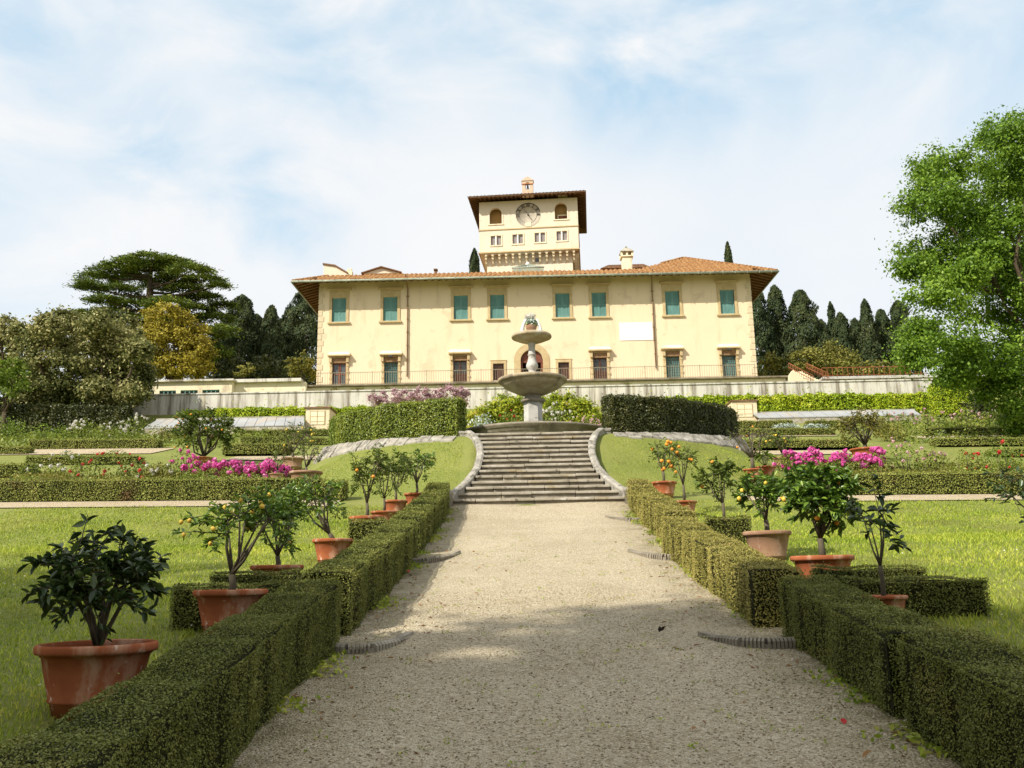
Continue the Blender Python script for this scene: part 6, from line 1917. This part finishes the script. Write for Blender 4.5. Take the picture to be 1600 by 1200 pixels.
# ------------------------------------------------------------------ the trees behind the photographer that shade the near garden
def shade(name, label, c, r, n, size, base):
    t = thing(name, (base[0], base[1], g(*base)), label, 'tree', 'shade trees beside the photographer')
    o = np.array([base[0], base[1], g(*base)])
    b = MB(); cl = []
    for i in range(n):
        d = unit(RNG.normal(size=(1, 3)))[0] * RNG.uniform(.2, .85)
        cc = np.array(c) - o + d * np.array(r)
        cl.append((cc, np.array(r) * .42))
    top = np.array(c) - o
    b.tube([(0, 0, -.3), top * .4, top * .8], [.5, .4, .22], 10)
    for cc, rr in cl[:10]: b.tube([top * .55, top * .5 + cc * .5, cc], [.14, .08, .03], 6)
    b.build('trunk', M['bark'], t)
    cluster(cl, 22, 26, size, M['oak'], 'crown', t, subr=.36)


def sunward(x, y, h):
    return (x - .9 * h, y - .775 * h, h + 1)


for (x, y, h, r, n, lab) in ((.6, 5.2, 17, (5.4, 3.9, 3.0), 34, 'tall leafy tree whose shadow covers the near path'), (-6.8, 7.6, 16, (4.6, 3.8, 2.8), 24, 'leafy tree whose shadow falls on the near left lawn'), (6.4, 3.6, 18, (4.0, 2.9, 2.4), 20, 'leafy tree whose shadow falls on the near right hedge')):
    c = sunward(x, y, h)
    shade('shade_tree', lab, c, r, n, .34, (c[0] - 1, c[1] - 1))
hedge('sky_light_screen', [(-34, -12), (-14, -19), (12, -19), (34, -13)], 4.0, None, M['laurel_dark'], 16, .55, 'unseen evergreen screen added behind the camera to block sky light', None, top=[8.5, 9.5, 9, 8.5], rough=.5, round_=.6, cat='sky blocker', seg=1.5)  # added out of view to hold back sky light and deepen the near shade
# ------------------------------------------------------------------ light and sky
SUN = Vector((-.58, -.50, .645)).normalized()
sd = bpy.data.lights.new('sun', 'SUN'); sd.energy = 5.0; sd.angle = math.radians(.6); sd.color = (1, .94, .83)
so = bpy.data.objects.new('sun', sd); COL.objects.link(so)
so.rotation_euler = SUN.to_track_quat('Z', 'Y').to_euler()
w = bpy.data.worlds.new('World'); SC.world = w; w.use_nodes = True
nt = w.node_tree
bg = nt.nodes['Background']
sky = nt.nodes.new('ShaderNodeTexSky'); sky.sky_type = 'NISHITA'; sky.sun_disc = False
sky.sun_elevation = math.asin(SUN.z); sky.sun_rotation = math.atan2(SUN.x, SUN.y); sky.air_density = 1.0; sky.dust_density = .6; sky.ozone_density = 1.5
nt.links.new(sky.outputs[0], bg.inputs[0]); bg.inputs[1].default_value = .15
tc = nt.nodes.new('ShaderNodeTexCoord')
mp = nt.nodes.new('ShaderNodeMapping'); mp.inputs['Scale'].default_value = (1, 1, 1.7); mp.inputs['Location'].default_value = (.35, 0, .0)
nt.links.new(tc.outputs['Generated'], mp.inputs[0])
n1 = N(nt, 'ShaderNodeTexNoise', Scale=5.0, Detail=9, Roughness=.56, Distortion=.4); nt.links.new(mp.outputs[0], n1.inputs['Vector'])
n2 = N(nt, 'ShaderNodeTexNoise', Scale=2.2, Detail=7, Roughness=.52, Distortion=.3); nt.links.new(mp.outputs[0], n2.inputs['Vector'])
# places where the cloud veil thins out and the blue shows, as directions in the sky
acc = None
for (px, py, rad, amt) in ((990, 85, .15, 1.0), (1120, 0, .22, 1.0), (800, -20, .2, .8), (430, 310, .14, .9), (230, 225, .12, .8), (330, 300, .12, .6), (60, 20, .25, .6), (500, -30, .28, .7), (1500, -40, .25, .7), (-500, 100, .5, .8), (2100, 200, .4, .6)):
    d = unit((MC @ np.array([(px - 800) / F, (600 - py) / F, -1.0]))[None])[0]
    v = nt.nodes.new('ShaderNodeVectorMath'); v.operation = 'DISTANCE'; v.inputs[1].default_value = [float(c) for c in d]
    nt.links.new(tc.outputs['Generated'], v.inputs[0])
    r = N(nt, 'ShaderNodeMapRange'); r.interpolation_type = 'SMOOTHSTEP'
    r.inputs[1].default_value = 0; r.inputs[2].default_value = rad; r.inputs[3].default_value = amt; r.inputs[4].default_value = 0
    nt.links.new(v.outputs['Value'], r.inputs[0])
    if acc is None: acc = r.outputs[0]
    else:
        m_ = N(nt, 'ShaderNodeMath', operation='MAXIMUM'); nt.links.new(acc, m_.inputs[0]); nt.links.new(r.outputs[0], m_.inputs[1]); acc = m_.outputs[0]
e1 = N(nt, 'ShaderNodeMapRange'); e1.inputs[1].default_value = .36; e1.inputs[2].default_value = .62; e1.inputs[3].default_value = 1; e1.inputs[4].default_value = .0
nt.links.new(n1.outputs['Fac'], e1.inputs[0])
ml = N(nt, 'ShaderNodeMath', operation='MULTIPLY'); nt.links.new(acc, ml.inputs[0]); nt.links.new(e1.outputs[0], ml.inputs[1])
cm = N(nt, 'ShaderNodeMapRange'); cm.inputs[1].default_value = 0; cm.inputs[2].default_value = 1; cm.inputs[3].default_value = .97; cm.inputs[4].default_value = .70
nt.links.new(ml.outputs[0], cm.inputs[0])
# cloud colour: white with slightly bluish grey folds
cc = ramp(nt, n2.outputs['Fac'], [(.36, (.88, .93, .975)), (.50, (.945, .965, .985)), (.62, (.985, .99, .99))])
cc = mixc(nt, ml.outputs[0], cc, (.47, .77, .98))
b2 = nt.nodes.new('ShaderNodeBackground'); nt.links.new(cc, b2.inputs[0]); b2.inputs[1].default_value = .77
mx = nt.nodes.new('ShaderNodeMixShader')
nt.links.new(cm.outputs[0], mx.inputs[0]); nt.links.new(bg.outputs[0], mx.inputs[1]); nt.links.new(b2.outputs[0], mx.inputs[2])
nt.links.new(mx.outputs[0], nt.nodes['World Output'].inputs[0])
vs = SC.view_settings
vs.view_transform = 'Standard'; vs.look = 'None'; vs.exposure = .36; vs.gamma = 1; vs.use_curve_mapping = False
SC.cycles.max_bounces = 6; SC.cycles.diffuse_bounces = 3; SC.cycles.transmission_bounces = 3; SC.cycles.transparent_max_bounces = 4
